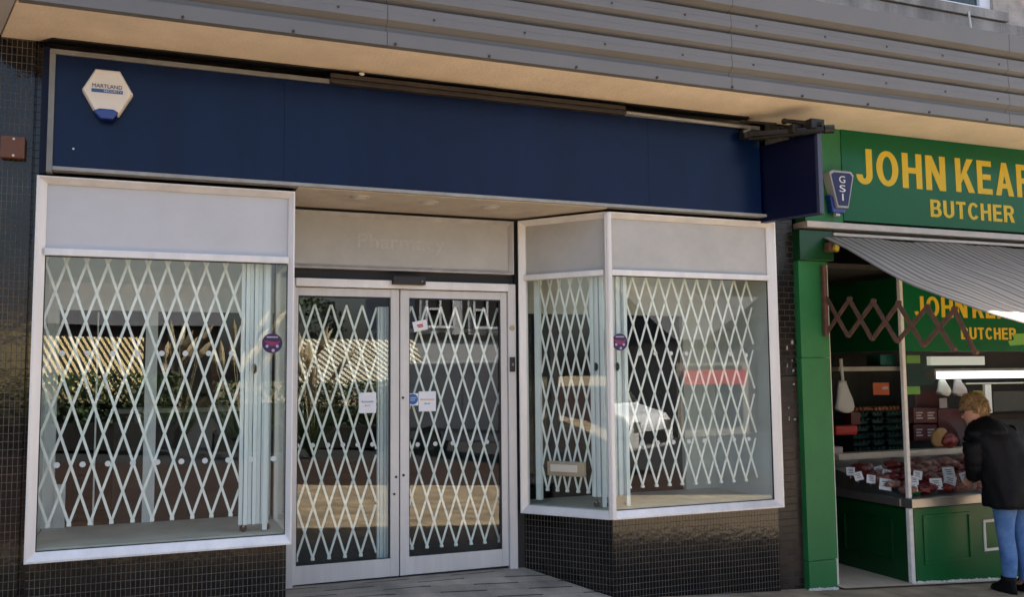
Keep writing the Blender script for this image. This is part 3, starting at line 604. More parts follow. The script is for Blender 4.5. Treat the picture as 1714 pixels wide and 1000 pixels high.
mb = MB(); mb.prism([(3.72, .032, .557), (5.11, .032, .557), (5.11, .82, .557), (3.17, .82, .557), (3.29, .60, .557)], (0, 0, .055)); mb.build('display_floor', 'bay_floor', W2)
mb = MB(); mb.prism([(3.72, .032, 2.56), (5.11, .032, 2.56), (5.11, .82, 2.56), (3.17, .82, 2.56), (3.29, .60, 2.56)], (0, 0, .04)); mb.build('display_ceiling', 'bay_white', W2)
mb = MB(); mb.box(5.11, 5.15, .035, .84, .56, 2.6); mb.build('side_wall', 'bay_white', W2)
partition(W2, None, 3.2, 5.108, 0.80, [(3.2, 3.27)], .613, 2.559, 2.06, (4.80, 5.107), 'bay_cream')
G2 = grille('white folding grille in the right display window with its folded stack at the left', None, 3.90, 5.03, 0.755, 2.545, 0.15, .119, (3.735, 3.90, .70), .613)
G3 = grille('white folding grille behind the splayed side pane left of the right window', MS, .10, .52, 0.72, 2.545, 0.13, .04, (.52, .66, .69), .613, pitch=.085)
mb = MB(MS); mb.box(.06, .10, .10, .14, .64, 2.54); mb.build('fixing_post', 'stack', G3)
# letter box in the side pane
lb = thing('letter_box', 'small brass letter box with pale flap low in the splayed side pane', 'letter box', tuple(MS @ Vector((.36, 0, .84))))
XA, XB_ = L - .51, L - .217
mb = MB(MS); mb.box(XA, XB_, -.012, .040, .838, .942); mb.build('plate', 'brass', lb, bev=.006)
mb = MB(MS); mb.box(XA + .03, XB_ - .045, -.022, -.0125, .868, .922); mb.build('flap', 'brass_bright', lb, bev=.004)
# dots on the glass
dm = MB().tube([(0, 0, 0), (0, -.0015, 0)], .0165, 18).build('safety_dot', 'dot', W1)
def dots(parent, pts, M=None):
    for p in pts:
        o = dm.copy(); COL.objects.link(o); o.parent = parent; off = parent_origin(parent); p = Vector(p)
        if M: o.rotation_euler = M.to_euler(); p = M @ p
        o.location = p - off
dm.location = Vector((.156, .0135, 1.724)) - Vector(W1.location)
me = dm.data
dm.location = Vector((.156, .0135, 1.724)); dm.location -= parent_origin(W1)
for v in me.vertices: v.co += parent_origin(W1)
dots(W1, [(.156 + .1335 * i, .0135, 1.724) for i in range(1, 8)] + [(.146 + .1335 * i, .0135, 1.088 - .0015 * i) for i in range(10)])
dots(W2, [(3.936 + .132 * i, .0135, 1.724) for i in range(4)] + [(4.72, .0135, 1.72), (4.86, .0135, 1.71)] + [(3.94 + .132 * i, .0135, 1.075) for i in range(8)])
# round badges
def badge(x, z, y, label, rx=.062):
    T = thing('window_badge', label, 'sticker', (x, y, z - rx), 'round purple badge stickers')
    mb = MB(); mb.tube([(x, y, z), (x, y - .0015, z)], rx, 32); mb.build('disc', 'badge_purple', T)
    mb = MB(); mb.box(x - rx * .55, x + rx * .55, y - .003, y - .0018, z + rx * .55, z + rx * .68); mb.build('pale_mark', 'badge_pale', T)
    for sx in (-1, 1): mb = MB(); mb.tube([(x + sx * rx * .5, y - .0018, z - rx * .3), (x + sx * rx * .5, y - .003, z - rx * .3)], rx * .15, 10); mb.build('pale_mark', 'badge_pale', T)
    mb = MB(); mb.tube([(x + rx * .1, y - .0018, z - rx * .72), (x + rx * .1, y - .003, z - rx * .72)], rx * .16, 10); mb.build('pale_mark', 'badge_pale', T)
    mb = MB(); mb.prism([(x - rx * .85, y - .0018, z + rx * .30), (x + rx * .4, y - .0018, z + rx * .12), (x + rx * .8, y - .0018, z + rx * .30), (x + rx * .55, y - .0018, z - rx * .15), (x, y - .0018, z - rx * .32), (x - rx * .5, y - .0018, z - rx * .1)], (0, -.0008, 0)); mb.build('red_band', 'badge_red', T)
badge(1.332, 1.787, .0135, 'round purple and red badge sticker low at the right edge of the left window glass')
badge(3.776, 1.806, .0135, 'round purple and red badge sticker at the left edge of the right window glass')
# ---------------------------------------------------------------- entrance
DY = 0.60
En = thing('door_frame', 'grey aluminium frame around the pair of glass entrance doors', 'door frame', (2.37, DY, .16))
mb = MB(); mb.box(1.44, 1.556, DY - .02, DY + .06, .13, 2.262); mb.box(3.135, 3.198, DY - .02, DY + .06, .13, 2.262); mb.build('jamb', 'door_alu', En, bev=.003)
mb = MB(); mb.box(1.557, 3.134, DY - .035, DY + .05, 2.205, 2.262); mb.build('head_rail', 'alu', En, bev=.003)
mb = MB(); mb.box(1.557, 3.134, DY + .02, DY + .06, .13, .162); mb.build('threshold', 'dark_metal', En)
mb = MB(); mb.tube([(3.166, DY - .024, 1.93), (3.166, DY - .0205, 1.93)], .022, 16); mb.build('key_switch', 'brass', En)
mb = MB(); mb.box(3.145, 3.185, DY - .032, DY - .0205, 1.60, 1.71); ks = mb.build('switch_plate', 'rubber', En)
mb = MB(); mb.box(3.158, 3.172, DY - .036, DY - .0325, 1.645, 1.665); mb.build('button', 'trim_grey', ks)
mb = MB(); mb.box(2.232, 2.474, DY - .085, DY - .036, 2.232, 2.292); se = mb.build('door_sensor', 'rubber', bev=.006); props(se, 'black motion sensor box over the middle of the entrance doors', 'sensor')
mb = MB(); mb.box(2.44, 2.452, DY - .089, DY - .0855, 2.252, 2.262); mb.build('sensor_light', 'trim_grey', se)
def door(x0, x1, ls, rs, label, lockx):
    T = thing('sliding_door', label, 'door', ((x0 + x1) / 2, DY, .17), 'pair of glass entrance doors')
    z0, z1 = .168, 2.200; mb = MB(); f = DY + .001
    mb.box(x0, x0 + ls, f, f + .04, z0, z1); mb.box(x1 - rs, x1, f, f + .04, z0, z1); mb.box(x0 + ls, x1 - rs, f + .0015, f + .0385, z1 - .045 - .012, z1); mb.box(x0 + ls, x1 - rs, f + .0015, f + .0385, z0, z0 + .125)
    mb.build('frame', 'door_alu', T, bev=.002)
    mb = MB(); mb.box(x0 + ls, x1 - rs, f + .016, f + .022, z0 + .125, z1 - .057); mb.build('glass', 'glass', T)
    mb = MB(); g = .012
    for a, b, c, e in ((x0 + ls, x0 + ls + g * .5, z0 + .125, z1 - .057), (x1 - rs - g, x1 - rs, z0 + .125, z1 - .057), (x0 + ls + g * .5, x1 - rs - g, z1 - .067, z1 - .057), (x0 + ls + g * .5, x1 - rs - g, z0 + .125, z0 + .131)): mb.box(a, b, f + .004, f + .0155, c, e)
    mb.build('gasket', 'rubber', T)
    mb = MB()
    for lx, lz in lockx: mb.tube([(lx, f - .006, lz), (lx, f, lz)], .009, 10)
    mb.build('lock', 'dark_metal', T); return T
D1 = door(1.557, 2.298, .022, .063, 'left sliding glass entrance door with a white notice and grille behind', [(2.275, .86), (2.262, .74)])
D2 = door(2.306, 3.134, .066, .052, 'right sliding glass entrance door with round blue sticker and white notice', [(2.33, .87), (2.325, 1.42)])
dots(D1, [(1.583 + .105 * i, DY + .0165, 1.105 - .002 * i) for i in range(6)]); dots(D2, [(2.439 + .133 * i, DY + .0165, 1.082) for i in range(5)])
grille('white folding grille behind the left entrance door glass', None, 1.50, 2.16, .315, 2.09, .72, .10, (2.165, 2.27, .20), .16, track=False, dz=.1775, lock=False)
grille('white folding grille behind the right entrance door glass', None, 2.37, 3.12, .335, 2.09, .72, .053, None, track=False, dz=.1755)
# panel over the doors
Op = thing('over_door_panel', 'grey framed panel above the entrance doors with faint ghost lettering', 'panel', (2.36, DY, 2.336))
mb = MB(); ring(mb, 1.46, 3.182, 2.336, 2.742, .06, .032, .030, .030, DY - .03, DY, DY + .03); mb.build('frame', 'alu_dirty', Op)
mb = MB(); mb.box(1.50, 3.155, DY + .006, DY + .025, 2.36, 2.72); mb.build('board', 'panel_grey', Op)
mb = MB(); textmesh(mb, 'Pharmacy', 1.995, 2.645, 2.465, 2.600, DY + .006, .0012); mb.build('ghost_lettering', 'ghost_text', Op)
# notices
def notice(x0, x1, z0, z1, label, lines, rot=0, y=DY + .0165):
    cx, cz = (x0 + x1) / 2, (z0 + z1) / 2; M = Matrix.Translation((cx, y, cz)) @ Matrix.Rotation(rot, 4, 'Y')
    T = thing('paper_notice', label, 'notice', (cx, y, z0)); w, h = (x1 - x0) / 2, (z1 - z0) / 2
    mb = MB(M); mb.box(-w, w, -.001, 0, -h, h); mb.build('sheet', 'paper', T)
    for txt, a, b, c, e, m in lines:
        mb = MB(); textmesh(mb, txt, a * w, b * w, c * h, e * h, -.0012, .0006, .01, M=M); mb.build('print', m, T)
notice(2.009, 2.134, 1.316, 1.461, 'white automatic door notice on the left entrance door', [('Automatic', -.72, .72, .02, .22, 'ink_blue'), ('door', -.34, .34, -.34, -.16, 'ink_orange')])
notice(2.447, 2.577, 1.318, 1.463, 'white automatic door notice on the right entrance door', [('Automatic', -.85, .85, .10, .30, 'ink_orange'), ('door', -.36, .36, -.30, -.10, 'ink_blue')])
notice(2.405, 2.512, 1.905, 1.978, 'tilted white paper with red print high on the right entrance door', [('\u2013', -.45, .4, 0, .3, 'ink_red'), ('\u2013', -.35, .42, -.35, -.08, 'ink_red')], rot=math.radians(-12))
St = thing('round_sticker', 'round blue automatic door sticker beside the white notice', 'sticker', (2.404, DY, 1.37))
mb = MB(); mb.box(2.360, 2.444, DY + .0155, DY + .0165, 1.362, 1.450); mb.build('backing', 'paper', St)
mb = MB(); mb.tube([(2.402, DY + .0154, 1.408), (2.402, DY + .0148, 1.408)], .039, 28); mb.build('disc', 'sticker_blue', St)
mb = MB(); textmesh(mb, 'AUTOMATIC', 2.374, 2.430, 1.412, 1.422, DY + .0147, .0005); textmesh(mb, 'DOOR', 2.386, 2.418, 1.396, 1.406, DY + .0147, .0005); mb.build('print', 'paper', St)
mb = MB(); q = at(702, 999, 2, gz(2.4) + .01); mb.blob((q.x, q.y, q.z + .012), .03, 3, .5, 2, 2, (1.2, .8, .5)); props(mb.build('paper_scrap', 'paper'), 'crumpled pale scrap of paper on the paving in front of the doors', 'litter')
# things left inside the empty shop
for x, y, wd, h, lb_ in ((0.35, 3.2, 1.2, 1.1, 'dark empty shop counter standing deep inside behind the left window'), (3.0, 4.0, 1.6, 1.9, 'tall dark shelving unit deep inside behind the doors')):
    T = thing('shop_counter' if h < 1.5 else 'shelving_unit', lb_, 'furniture', (x, y, .157)); mb = MB(); mb.box(x, x + wd, y, y + .45, .16, .16 + h); mb.build('carcass', 'interior_wall', T)
    mb = MB(); mb.box(x - .03, x + wd + .03, y - .04, y + .48, .161 + h, .2 + h); mb.build('top', 'bay_white', T)

# ================================================================ butcher's
Bu = thing('butcher_shopfront', 'green butcher shop corner front with panelled base, glass and inner name board', 'shopfront', (7.5, .3, -.2))
PX = 6.39
gl = lambda x: gz(x) + .02
# pilaster
Pi = thing('green_pilaster', 'green painted pilaster post between the black tiles and the butcher shop', 'pilaster', (5.51, 0, -.12))
mb = MB(); mb.box(5.374, 5.64, 0.0, .35, -.10, .12); mb.box(5.374, 5.655, 0.004, .35, .123, 1.69); mb.box(5.38, 5.66, .008, .35, 1.693, 2.46); mb.build('shaft', 'green_pilaster', Pi, bev=.003)
mb = MB(); mb.box(5.370, 5.70, -.03, .35, 2.462, 2.70); mb.build('capital', 'green_dark', Pi, bev=.004)
mb = MB(); mb.box(5.642, 5.70, .05, .34, -.09, 2.44); mb.build('door_stop', 'post_white', Pi)
mb = MB(); 
for i in range(10): x = 5.37 + i * .028; mb.blob((x, -.012, gz(x) + .006), .018 + rnd.random() * .01, i, .4, 2, 1, (1, .7, .6))
mb.build('chipped_base', 'chipped_white', Pi)
# main sign
Ms = thing('butcher_sign', 'long green butcher name board with large yellow lettering under the canopy', 'sign', (8, 0, 2.8))
mb = MB(); mb.box(5.832, 10.5, -.016, .12, 2.80, 3.552); mb.build('board', 'green_sign', Ms)
mb = MB(); mb.box(5.45, 5.829, -.010, .12, 2.775, 3.552); mb.build('end_panel', 'green_pilaster', Ms)
mb = MB()
sign_text(mb, 'JOHN', 5.975, 6.945, 3.112, 3.412, -.0162); sign_text(mb, 'KEARNEY', 7.060, 8.70, 3.118, 3.415, -.0162); mb.build('lettering', 'yellow', Ms)
mb = MB(); sign_text(mb, 'BUTCHER', 6.757, 7.735, 2.882, 3.032, -.0162); mb.build('lettering', 'yellow', Ms)
mb = MB(); mb.box(5.428, 10.5, -.055, .12, 2.722, 2.772); mb.build('lower_board', 'cream_board', Ms, bev=.003)
mb = MB(); mb.box(5.70, 10.5, -.04, .02, 2.668, 2.69); mb.build('awning_slot', 'cream_board', Ms)
# GSI box
Gs = thing('alarm_box', 'blue keystone shaped alarm box lettered in white on the green end panel', 'alarm', (5.73, -.02, 2.86))
gx = 5.745; K = [(-.118, .165), (-.085, .185), (.10, .185), (.128, .155), (.062, -.115), (-.045, -.115)]
mb = MB(); mb.prism([(gx + a, -.10, 3.0 + b) for a, b in K], (0, .085, 0)); mat('rim_grey', (0.40, 0.39, 0.40), 0.45); mb.build('rim', 'rim_grey', Gs, bev=.004)
mb = MB(); mb.prism([(gx + .003 + (a - .003) * .86, -.104, 3.0 + .03 + (b - .03) * .89) for a, b in K], (0, .003, 0)); mat('badge_navy', (0.005, 0.009, 0.075), 0.4); mb.build('face', 'badge_navy', Gs)
mb = MB()
for ch, zz in (('G', 3.085), ('S', 3.012), ('I', 2.942)):
    wd = .036 if ch != 'I' else .008; textmesh(mb, ch, gx + .004 - wd / 1.2, gx + .004 + wd / 1.2, zz, zz + .056, -.1042, .002)
mb.build('lettering', 'paper', Gs)
mb = MB(); mb.prism([(gx - .10, -.075, 2.99), (gx + .07, -.075, 2.94), (gx + .045, -.075, 2.845), (gx - .075, -.075, 2.845)], (0, .06, 0)); mb.build('strobe_lens', 'alarm_blue', Gs, bev=.008)
mb = MB(); mb.box(gx - .03, gx + .01, -.06, -.03, 2.826, 2.844); mb.build('drain_plug', 'bright_bit', Gs)
# awning
Aw = thing('shop_awning', 'faded grey striped fabric awning sloping out from under the butcher sign', 'awning', (7.5, -.9, 2.2))
mb = MB(); N, Mx = 14, 64; yl, zl = -1.85, 1.835; V = []; V2 = []
for i in range(N + 1):
    t = i / N; row = []; row2 = []
    for j in range(Mx + 1):
        x = 5.60 + 4.2 * j / Mx; y = -.03 + (yl + .03) * t; zz = 2.655 + (zl - 2.655) * t - .055 * math.sin(math.pi * t) + .005 * math.sin(x * 34.5) * (0.3 + t) + .022 * noise.noise(Vector((x * 2.4, t * 3.5, 0))) + .010 * noise.noise(Vector((x * 9, t * 5, 3)))
        row.append(mb.v((x, y, zz))); row2.append(mb.v((x, y, zz + .003)))
    V.append(row); V2.append(row2)
for i in range(N):
    for j in range(Mx):
        mb.bm.faces.new([V[i][j], V[i][j + 1], V[i + 1][j + 1], V[i + 1][j]]); mb.bm.faces.new([V2[i][j], V2[i + 1][j], V2[i + 1][j + 1], V2[i][j + 1]])
for i in range(N): mb.bm.faces.new([V[i][0], V[i + 1][0], V2[i + 1][0], V2[i][0]])
fb = mb.build('fabric', 'awning_fabric', Aw, smooth=True)
mb = MB(); mb.tube([(5.58, yl - .01, zl - .01), (9.85, yl - .01, zl - .01)], .025, 12); mb.build('front_bar', 'post_white', Aw)
mb = MB(); mb.tube([(5.72, .0, 2.63), (10.4, .0, 2.63)], .035, 12); mb.build('roller_tube', 'dark_metal', Aw)
# lazy-tong side arm
tops = [(-.04, 2.17), (-.293, 2.137), (-.541, 2.10), (-.784, 2.068), (-1.042, 2.023), (-1.273, 1.99)]
bots = [(-.019, 1.889), (-.265, 1.855), (-.513, 1.822), (-.757, 1.795), (-.995, 1.757), (-1.252, 1.72), (-1.421, 1.696)]
ar = MB()
for i in range(5): ar.bar((5.612, *bots[i]), (5.612, *tops[i + 1]), .034, .008, (1, 0, 0))
for i in range(6): ar.bar((5.598, *tops[i]), (5.598, *bots[i + 1]), .034, .008, (1, 0, 0))
for y, zz in tops[1:] + bots: ar.tube([(5.592, y, zz), (5.62, y, zz)], .017, 10)
ar.build('folding_arm', 'arm_brown', Aw)
mb = MB(); mb.box(5.585, 5.62, -.035, -.002, 1.86, 2.42); mb.box(5.60, 5.68, -.10, -.04, 2.53, 2.60); mb.build('wall_bracket', 'arm_brown', Aw)
mb = MB(); mb.bar((5.63, -.12, 2.565), (5.68, -.10, 2.545), .04, .03); mb.build('brass_end', 'yellow_tag', Aw)
# shopfront base: side and front panelled risers
zg0 = gl(PX) - .02
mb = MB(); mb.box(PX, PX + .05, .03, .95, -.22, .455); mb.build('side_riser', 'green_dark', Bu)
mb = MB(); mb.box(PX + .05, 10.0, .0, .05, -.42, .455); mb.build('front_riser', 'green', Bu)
def moulding(mb, a0, a1, z0, z1, w=.025, t=.012, side=False):
    for (p, q, r, s) in ((a0, a1, z0, z0 + w), (a0, a1, z1 - w, z1), (a0, a0 + w, z0 + w, z1 - w), (a1 - w, a1, z0 + w, z1 - w)):
        if side: mb.box(PX - t, PX, p, q, r, s)
        else: mb.box(p, q, -t, 0.0, r, s)
mb = MB(); moulding(mb, .18, .76, .0, .35, side=True); mb.build('panel_moulding', 'green_dark', Bu, bev=.003)
mb = MB(); moulding(mb, 6.53, 7.05, .0, .40); mb.build('panel_moulding', 'green', Bu, bev=.003)
mb = MB(); moulding(mb, 7.19, 7.52, .06, .32, w=.022, t=.010); mb.build('panel_trim', 'post_white', Bu)
mb = MB()
for i in range(70):
    x = PX + .02 + i * .045; mb.blob((x, -.008, gz(x) + .020), .02 + rnd.random() * .012, i, .5, 2, 1, (1.3, .6, .55))
mb.build('chipped_plinth', 'chipped_white', Bu)
# steel ledge
mb = MB(); mb.box(PX - .02, 7.85, -.06, .06, .47, .545); mb.box(PX - .03, PX + .05, .061, .95, .47, .535); mb.build('ledge', 'steel', Bu, bev=.006)
# corner post
mb = MB(); mb.box(PX - .005, PX + .028, -.012, .022, .546, 2.44); mb.build('corner_post', 'post_white', Bu, bev=.004)
mb = MB(); mb.box(PX - .015, PX + .026, -.018, .020, gl(PX), .465); mb.build('corner_post', 'post_white', Bu, bev=.006)
# glass
mb = MB(); mb.box(PX + .03, 9.9, .030, .036, .546, 1.74); mb.build('glass', 'glass_clear', Bu)
mb = MB(); mb.box(PX + .006, PX + .012, .040, .93, .537, 1.74); mb.build('side_glass', 'glass_clear', Bu)
# inner fascia boards
mb = MB(); mb.box(PX + .03, 10, .018, .06, 1.742, 2.40); mb.build('inner_board', 'green_sign', Bu)
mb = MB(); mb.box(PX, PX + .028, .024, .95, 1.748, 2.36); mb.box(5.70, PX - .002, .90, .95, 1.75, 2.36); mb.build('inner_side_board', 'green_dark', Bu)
mb = MB(); sign_text(mb, 'JOHN', 6.565, 7.155, 2.030, 2.205, .0178); sign_text(mb, 'KEARNEY', 7.215, 8.22, 2.030, 2.205, .0178); sign_text(mb, 'BUTCHER', 7.072, 7.718, 1.845, 1.948, .0178); mb.build('lettering', 'yellow', Bu)
mb = MB(); mb.box(5.70, 10, .95, .96, 2.36, 2.9); mb.box(5.7, 10, .07, .95, 2.42, 2.46); mb.build('ceiling_board', 'interior_dark', Bu)
q = at(1700, 575, 1, -.02); mb = MB(); mb.prism([(q.x - .03, .012, q.z - .02), (q.x + .15, .012, q.z - .01), (q.x + .15, .012, q.z + .09), (q.x + .02, .012, q.z + .085), (q.x + .02, .012, q.z + .03), (q.x - .05, .012, q.z + .02)], (0, .004, 0)); mb.build('lit_tag', 'lime', Bu)
# shop interior shell
mb = MB(); mb.box(5.37, 11, 2.40, 2.5, -.5, 3.0); mb.build('back_wall', 'butcher_wall', Bu)
mb = MB(); mb.box(5.70, 11, .97, 2.39, 2.3, 2.34); mb.build('shop_ceiling', 'butcher_wall', Bu)
# meat counter
Mc = thing('display_cabinet', 'white refrigerated display cabinet of meat behind the butcher window glass', 'cabinet', (7.5, .4, .0))
mb = MB(); mb.hexa([(PX + .06, .07, .0), (9.8, .07, 0), (9.8, .93, 0), (PX + .06, .93, 0), (PX + .06, .07, .53), (9.8, .07, .53), (9.8, .93, .70), (PX + .06, .93, .70)]); mb.build('tray_base', 'steel', Mc)
mb = MB(); mb.box(PX + .06, 9.8, .86, .98, .78, .835); mb.build('rear_shelf', 'cream_board', Mc)
mb = MB(); mb.box(PX + .06, 9.8, .935, .96, .70, .779); mb.build('rear_panel', 'steel', Mc)
def slope(x, y): return .535 + (y - .07) * .17 / .86
MEAT_L = ['red joint of raw meat among others in the chilled display', 'pale pink cut of raw meat among others in the chilled display']
protos = []
for k, mname in enumerate(('meat_red', 'meat_pink', 'meat_red', 'meat_pink')):
    mb = MB(); mb.blob((0, 0, .03), .07, k + 1, .55, 1.6, 3, (1.25, .8, .55)); o = mb.build('meat_cut', mname, smooth=True)
    props(o, MEAT_L[k % 2], 'meat', ['red joints of raw meat in the display', 'pale cuts of raw meat in the display'][k % 2]); protos.append(o)
n = 0; used = set()
for r_ in range(5):
    for c_ in range(15):
        x = PX + .15 + c_ * .13 + rnd.uniform(-.03, .03); y = .13 + r_ * .155 + rnd.uniform(-.02, .02); k = rnd.choice((0, 0, 1, 2, 2, 3))
        o = protos[k] if k not in used else protos[k].copy()
        if k in used: COL.objects.link(o)
        used.add(k); s = rnd.uniform(.75, 1.15)
        o.location = (x, y, slope(x, y) + .004); o.rotation_euler = (0, 0, rnd.uniform(0, 6.28)); o.scale = (s, s, s)
mb = MB()
for i in range(26): mb.blob((rnd.uniform(-.06, .06), rnd.uniform(-.02, .02), rnd.uniform(.005, .03)), .016, i, .6, 3, 1, (1.3, 1, .6))
hb = mb.build('green_garnish', 'herb'); hb.location = (PX + .16, .10, slope(0, .1) + .002); props(hb, 'green garnish between the meat near the corner post', 'garnish')
# price tickets
tick = [(1424, 790, .62, 0, 20), (1437, 798, .5, 1, 30), (1458, 803, .42, 1, 30), (1471, 788, .62, 0, 20), (1484, 794, .52, 1, 28), (1482, 812, .30, 2, 48), (1536, 796, .22, 1, 26), (1530, 805, .15, 1, 30), (1528, 817, .10, 1, 26), (1567, 811, .14, 2, 34), (1588, 792, .24, 2, 34), (1590, 806, .16, 2, 34), (1618, 800, .16, 2, 30)]
WHERE = ['at the far left end', 'second from the left end', 'third from the left', 'upright behind the others left of the post', 'just left of the big tilted ticket', 'largest, tilted, left of the post', 'behind the pair right of the post', 'upper of two right of the post', 'lower of two right of the post', 'lying flat in the middle right', 'upper of the stacked pair by the person', 'lower of the stacked pair by the person', 'partly hidden beside the person']
for i, (u, v, yy, sz, ppx) in enumerate(tick):
    p = at(u, v, 1, yy); hw = .036 + .012 * (sz == 2); a = rnd.uniform(-.35, .35)
    M = Matrix.Translation(p) @ Matrix.Rotation(math.radians(-38), 4, 'Z') @ Matrix.Rotation(a, 4, 'Y') @ Matrix.Rotation(math.radians(-22), 4, 'X')
    T = thing('price_ticket', 'white price ticket in the meat display, ' + WHERE[i], 'price ticket', tuple(p), 'white price tickets in the meat display')
    mb = MB(M); mb.box(-hw, hw, -.0015, 0, -hw, hw * 1.05); mb.build('card', 'paper', T)
    mb = MB(M)
    for zz, x0, x1 in ((.45, -.6, .5), (.1, -.35, .45), (-.35, -.5, .55)): mb.box(x0 * hw, x1 * hw, -.0022, -.0016, zz * hw, (zz + .13) * hw)
    mb.build('writing', 'ink_dark', T)
    mb = MB(); mb.tube([(p.x, p.y + .006, p.z - hw * .8), (p.x, p.y + .008, min(p.z - hw - .01, slope(0, yy)))], .003, 6); mb.build('pin', 'steel', T)
# stock inside
def boxat(name, u0, v0, u1, v1, y, dp, m, label, cat, group=None, parent=None, bev=.003):
    a, b = at(u0, v1, 1, y), at(u1, v0, 1, y); mb = MB(); mb.box(a.x, b.x, y, y + dp, a.z, b.z); o = mb.build(name, m, parent, bev=bev)
    return props(o, label, cat, group)
sh = boxat('wall_shelf', 1404, 614, 1512, 622, 1.6, .28, 'cream_board', 'long cream wall shelf high inside the butcher shop', 'shelf')
boxat('storage_tub', 1474, 594, 1500, 612, 1.65, .2, 'teal', 'teal plastic tub on the cream wall shelf', 'tub')
boxat('price_card', 1518, 595, 1540, 609, .9, .006, 'lime', 'bright green card, upper of two beside the white corner post', 'card')
boxat('price_card', 1518, 647, 1540, 661, .9, .006, 'lime', 'bright green card, lower of two beside the white corner post', 'card')
T = boxat('orange_sign', 1462, 641, 1488, 662, 1.5, .006, 'orange', 'orange price sign hanging over the egg trays', 'sign')
a = at(1478, 655, 1, 1.498); mb = MB(); mb.blob((a.x + .03, 1.499, a.z + .03), .035, 3, .6, 3, 2, (1.2, .03, .5)); mb.build('print', 'lilac', T)
for c_ in range(3):
    for r_ in range(7):
        p = at(1446 + c_ * 25, 738, 1, 1.75); x = p.x; z = .66 + r_ * .075
        T = thing('egg_tray', f'dark green egg tray in the stack under the orange sign', 'egg tray', (x, 1.75, z), 'stacked dark green egg trays')
        mb = MB(); mb.box(x - .14, x + .13, 1.75, 2.0, z, z + .03)
        for i in range(5): mb.box(x - .13 + i * .053, x - .10 + i * .053, 1.74, 2.0, z + .031, z + .052)
        mb.build('tray', 'egg_tray', T)
        if r_ == 6:
            mb = MB()
            for i in range(5): mb.blob((x - .115 + i * .053, 1.78, z + .075), .024, i, 0, 1, 2, (1, 1, 1.25))
            mb.build('eggs', 'egg', T, smooth=True)
mb = MB(); mb.box(7.2, 9.6, 1.62, 2.1, .45, .655); props(mb.build('stock_bench', 'interior_dark'), 'dark low bench holding the egg trays and boxes at the back', 'bench')
for (u0, v0, u1, v1) in ((1530, 711, 1548, 738), (1549, 711, 1568, 738), (1530, 683, 1548, 709), (1549, 683, 1568, 709)):
    i = (u0 > 1540) + 2 * (v0 > 700)
    T = boxat('meat_box', u0, v0, u1, v1, 1.60, .25, 'dark_red', ['dark red printed box, top left of the block of four', 'dark red printed box, top right of the block of four', 'dark red printed box, bottom left of the block of four', 'dark red printed box, bottom right of the block of four'][i], 'box', 'dark red printed boxes')
    mb = MB(); a, b = at(u0 + 4, v1 - 6, 1, 1.597), at(u1 - 4, v0 + 6, 1, 1.597)
    for j in range(3): z = a.z + (b.z - a.z) * (j + .2) / 3; mb.box(a.x, b.x - (.02 if j % 2 else 0), 1.5955, 1.5975, z, z + (b.z - a.z) * .18)
    mb.build('print', 'lilac', T)
boxat('red_poster', 1532, 655, 1572, 682, 1.9, .01, 'dark_red', 'plain dark red poster on the wall over the red boxes', 'poster')
boxat('red_crate', 1572, 684, 1612, 738, 1.7, .2, 'dark_red', 'large plain dark red crate right of the printed boxes', 'crate')
boxat('notice_card', 1573, 667, 1585, 684, 1.66, .006, 'lilac', 'small pale notice card on the dark red poster', 'card')
boxat('red_bag', 1400, 712, 1436, 730, 1.3, .12, 'red', 'red packet on the floor of the shop left of the egg trays', 'packet', bev=.02)
boxat('small_carton', 1425, 690, 1440, 712, 1.35, .12, 'dark_red', 'small dark red carton under the hanging white bag', 'carton')
boxat('white_tub', 1396, 748, 1411, 762, .9, .12, 'lilac', 'small pale tub at the left end of the meat display', 'tub', bev=.01)
boxat('grey_panel', 1664, 655, 1714, 690, 1.4, .03, 'interior_wall', 'grey wall panel behind the person with pale edge', 'panel')
boxat('price_strip', 1630, 654, 1650, 661, 1.2, .006, 'yellow_tag', 'yellow ticket strip above the head of the person', 'ticket')
boxat('white_upright', 1651, 644, 1659, 692, 1.1, .03, 'paper', 'white upright post just right of the blond head', 'post')
boxat('shelf_rail', 1617, 640, 1714, 644, 1.1, .04, 'bay_cream', 'cream horizontal rail under the long ceiling light', 'rail')
T = boxat('ceiling_light', 1567, 620, 1800, 635, .80, .10, 'tube_light', 'long bright white fluorescent light inside the butcher window', 'light')
a, b = at(1567, 635, 1, .80), at(1800, 620, 1, .80); mb = MB(); mb.box(a.x - .02, b.x, .795, .92, b.z + .001, b.z + .025); mb.build('housing', 'trim_light', T); mb = MB(); mb.box(a.x - .022, a.x - .001, .795, .905, a.z - .004, b.z); mb.build('end_cap', 'trim_light', T)
T = boxat('ceiling_light', 1558, 597, 1648, 612, 1.15, .05, 'panel_light', 'dimmer cream light panel above the long bright light', 'light')
boxat('wall_panel', 1516, 590, 1562, 646, 1.5, .02, 'egg_tray', 'dark green blank wall panel behind the bright green cards', 'panel')
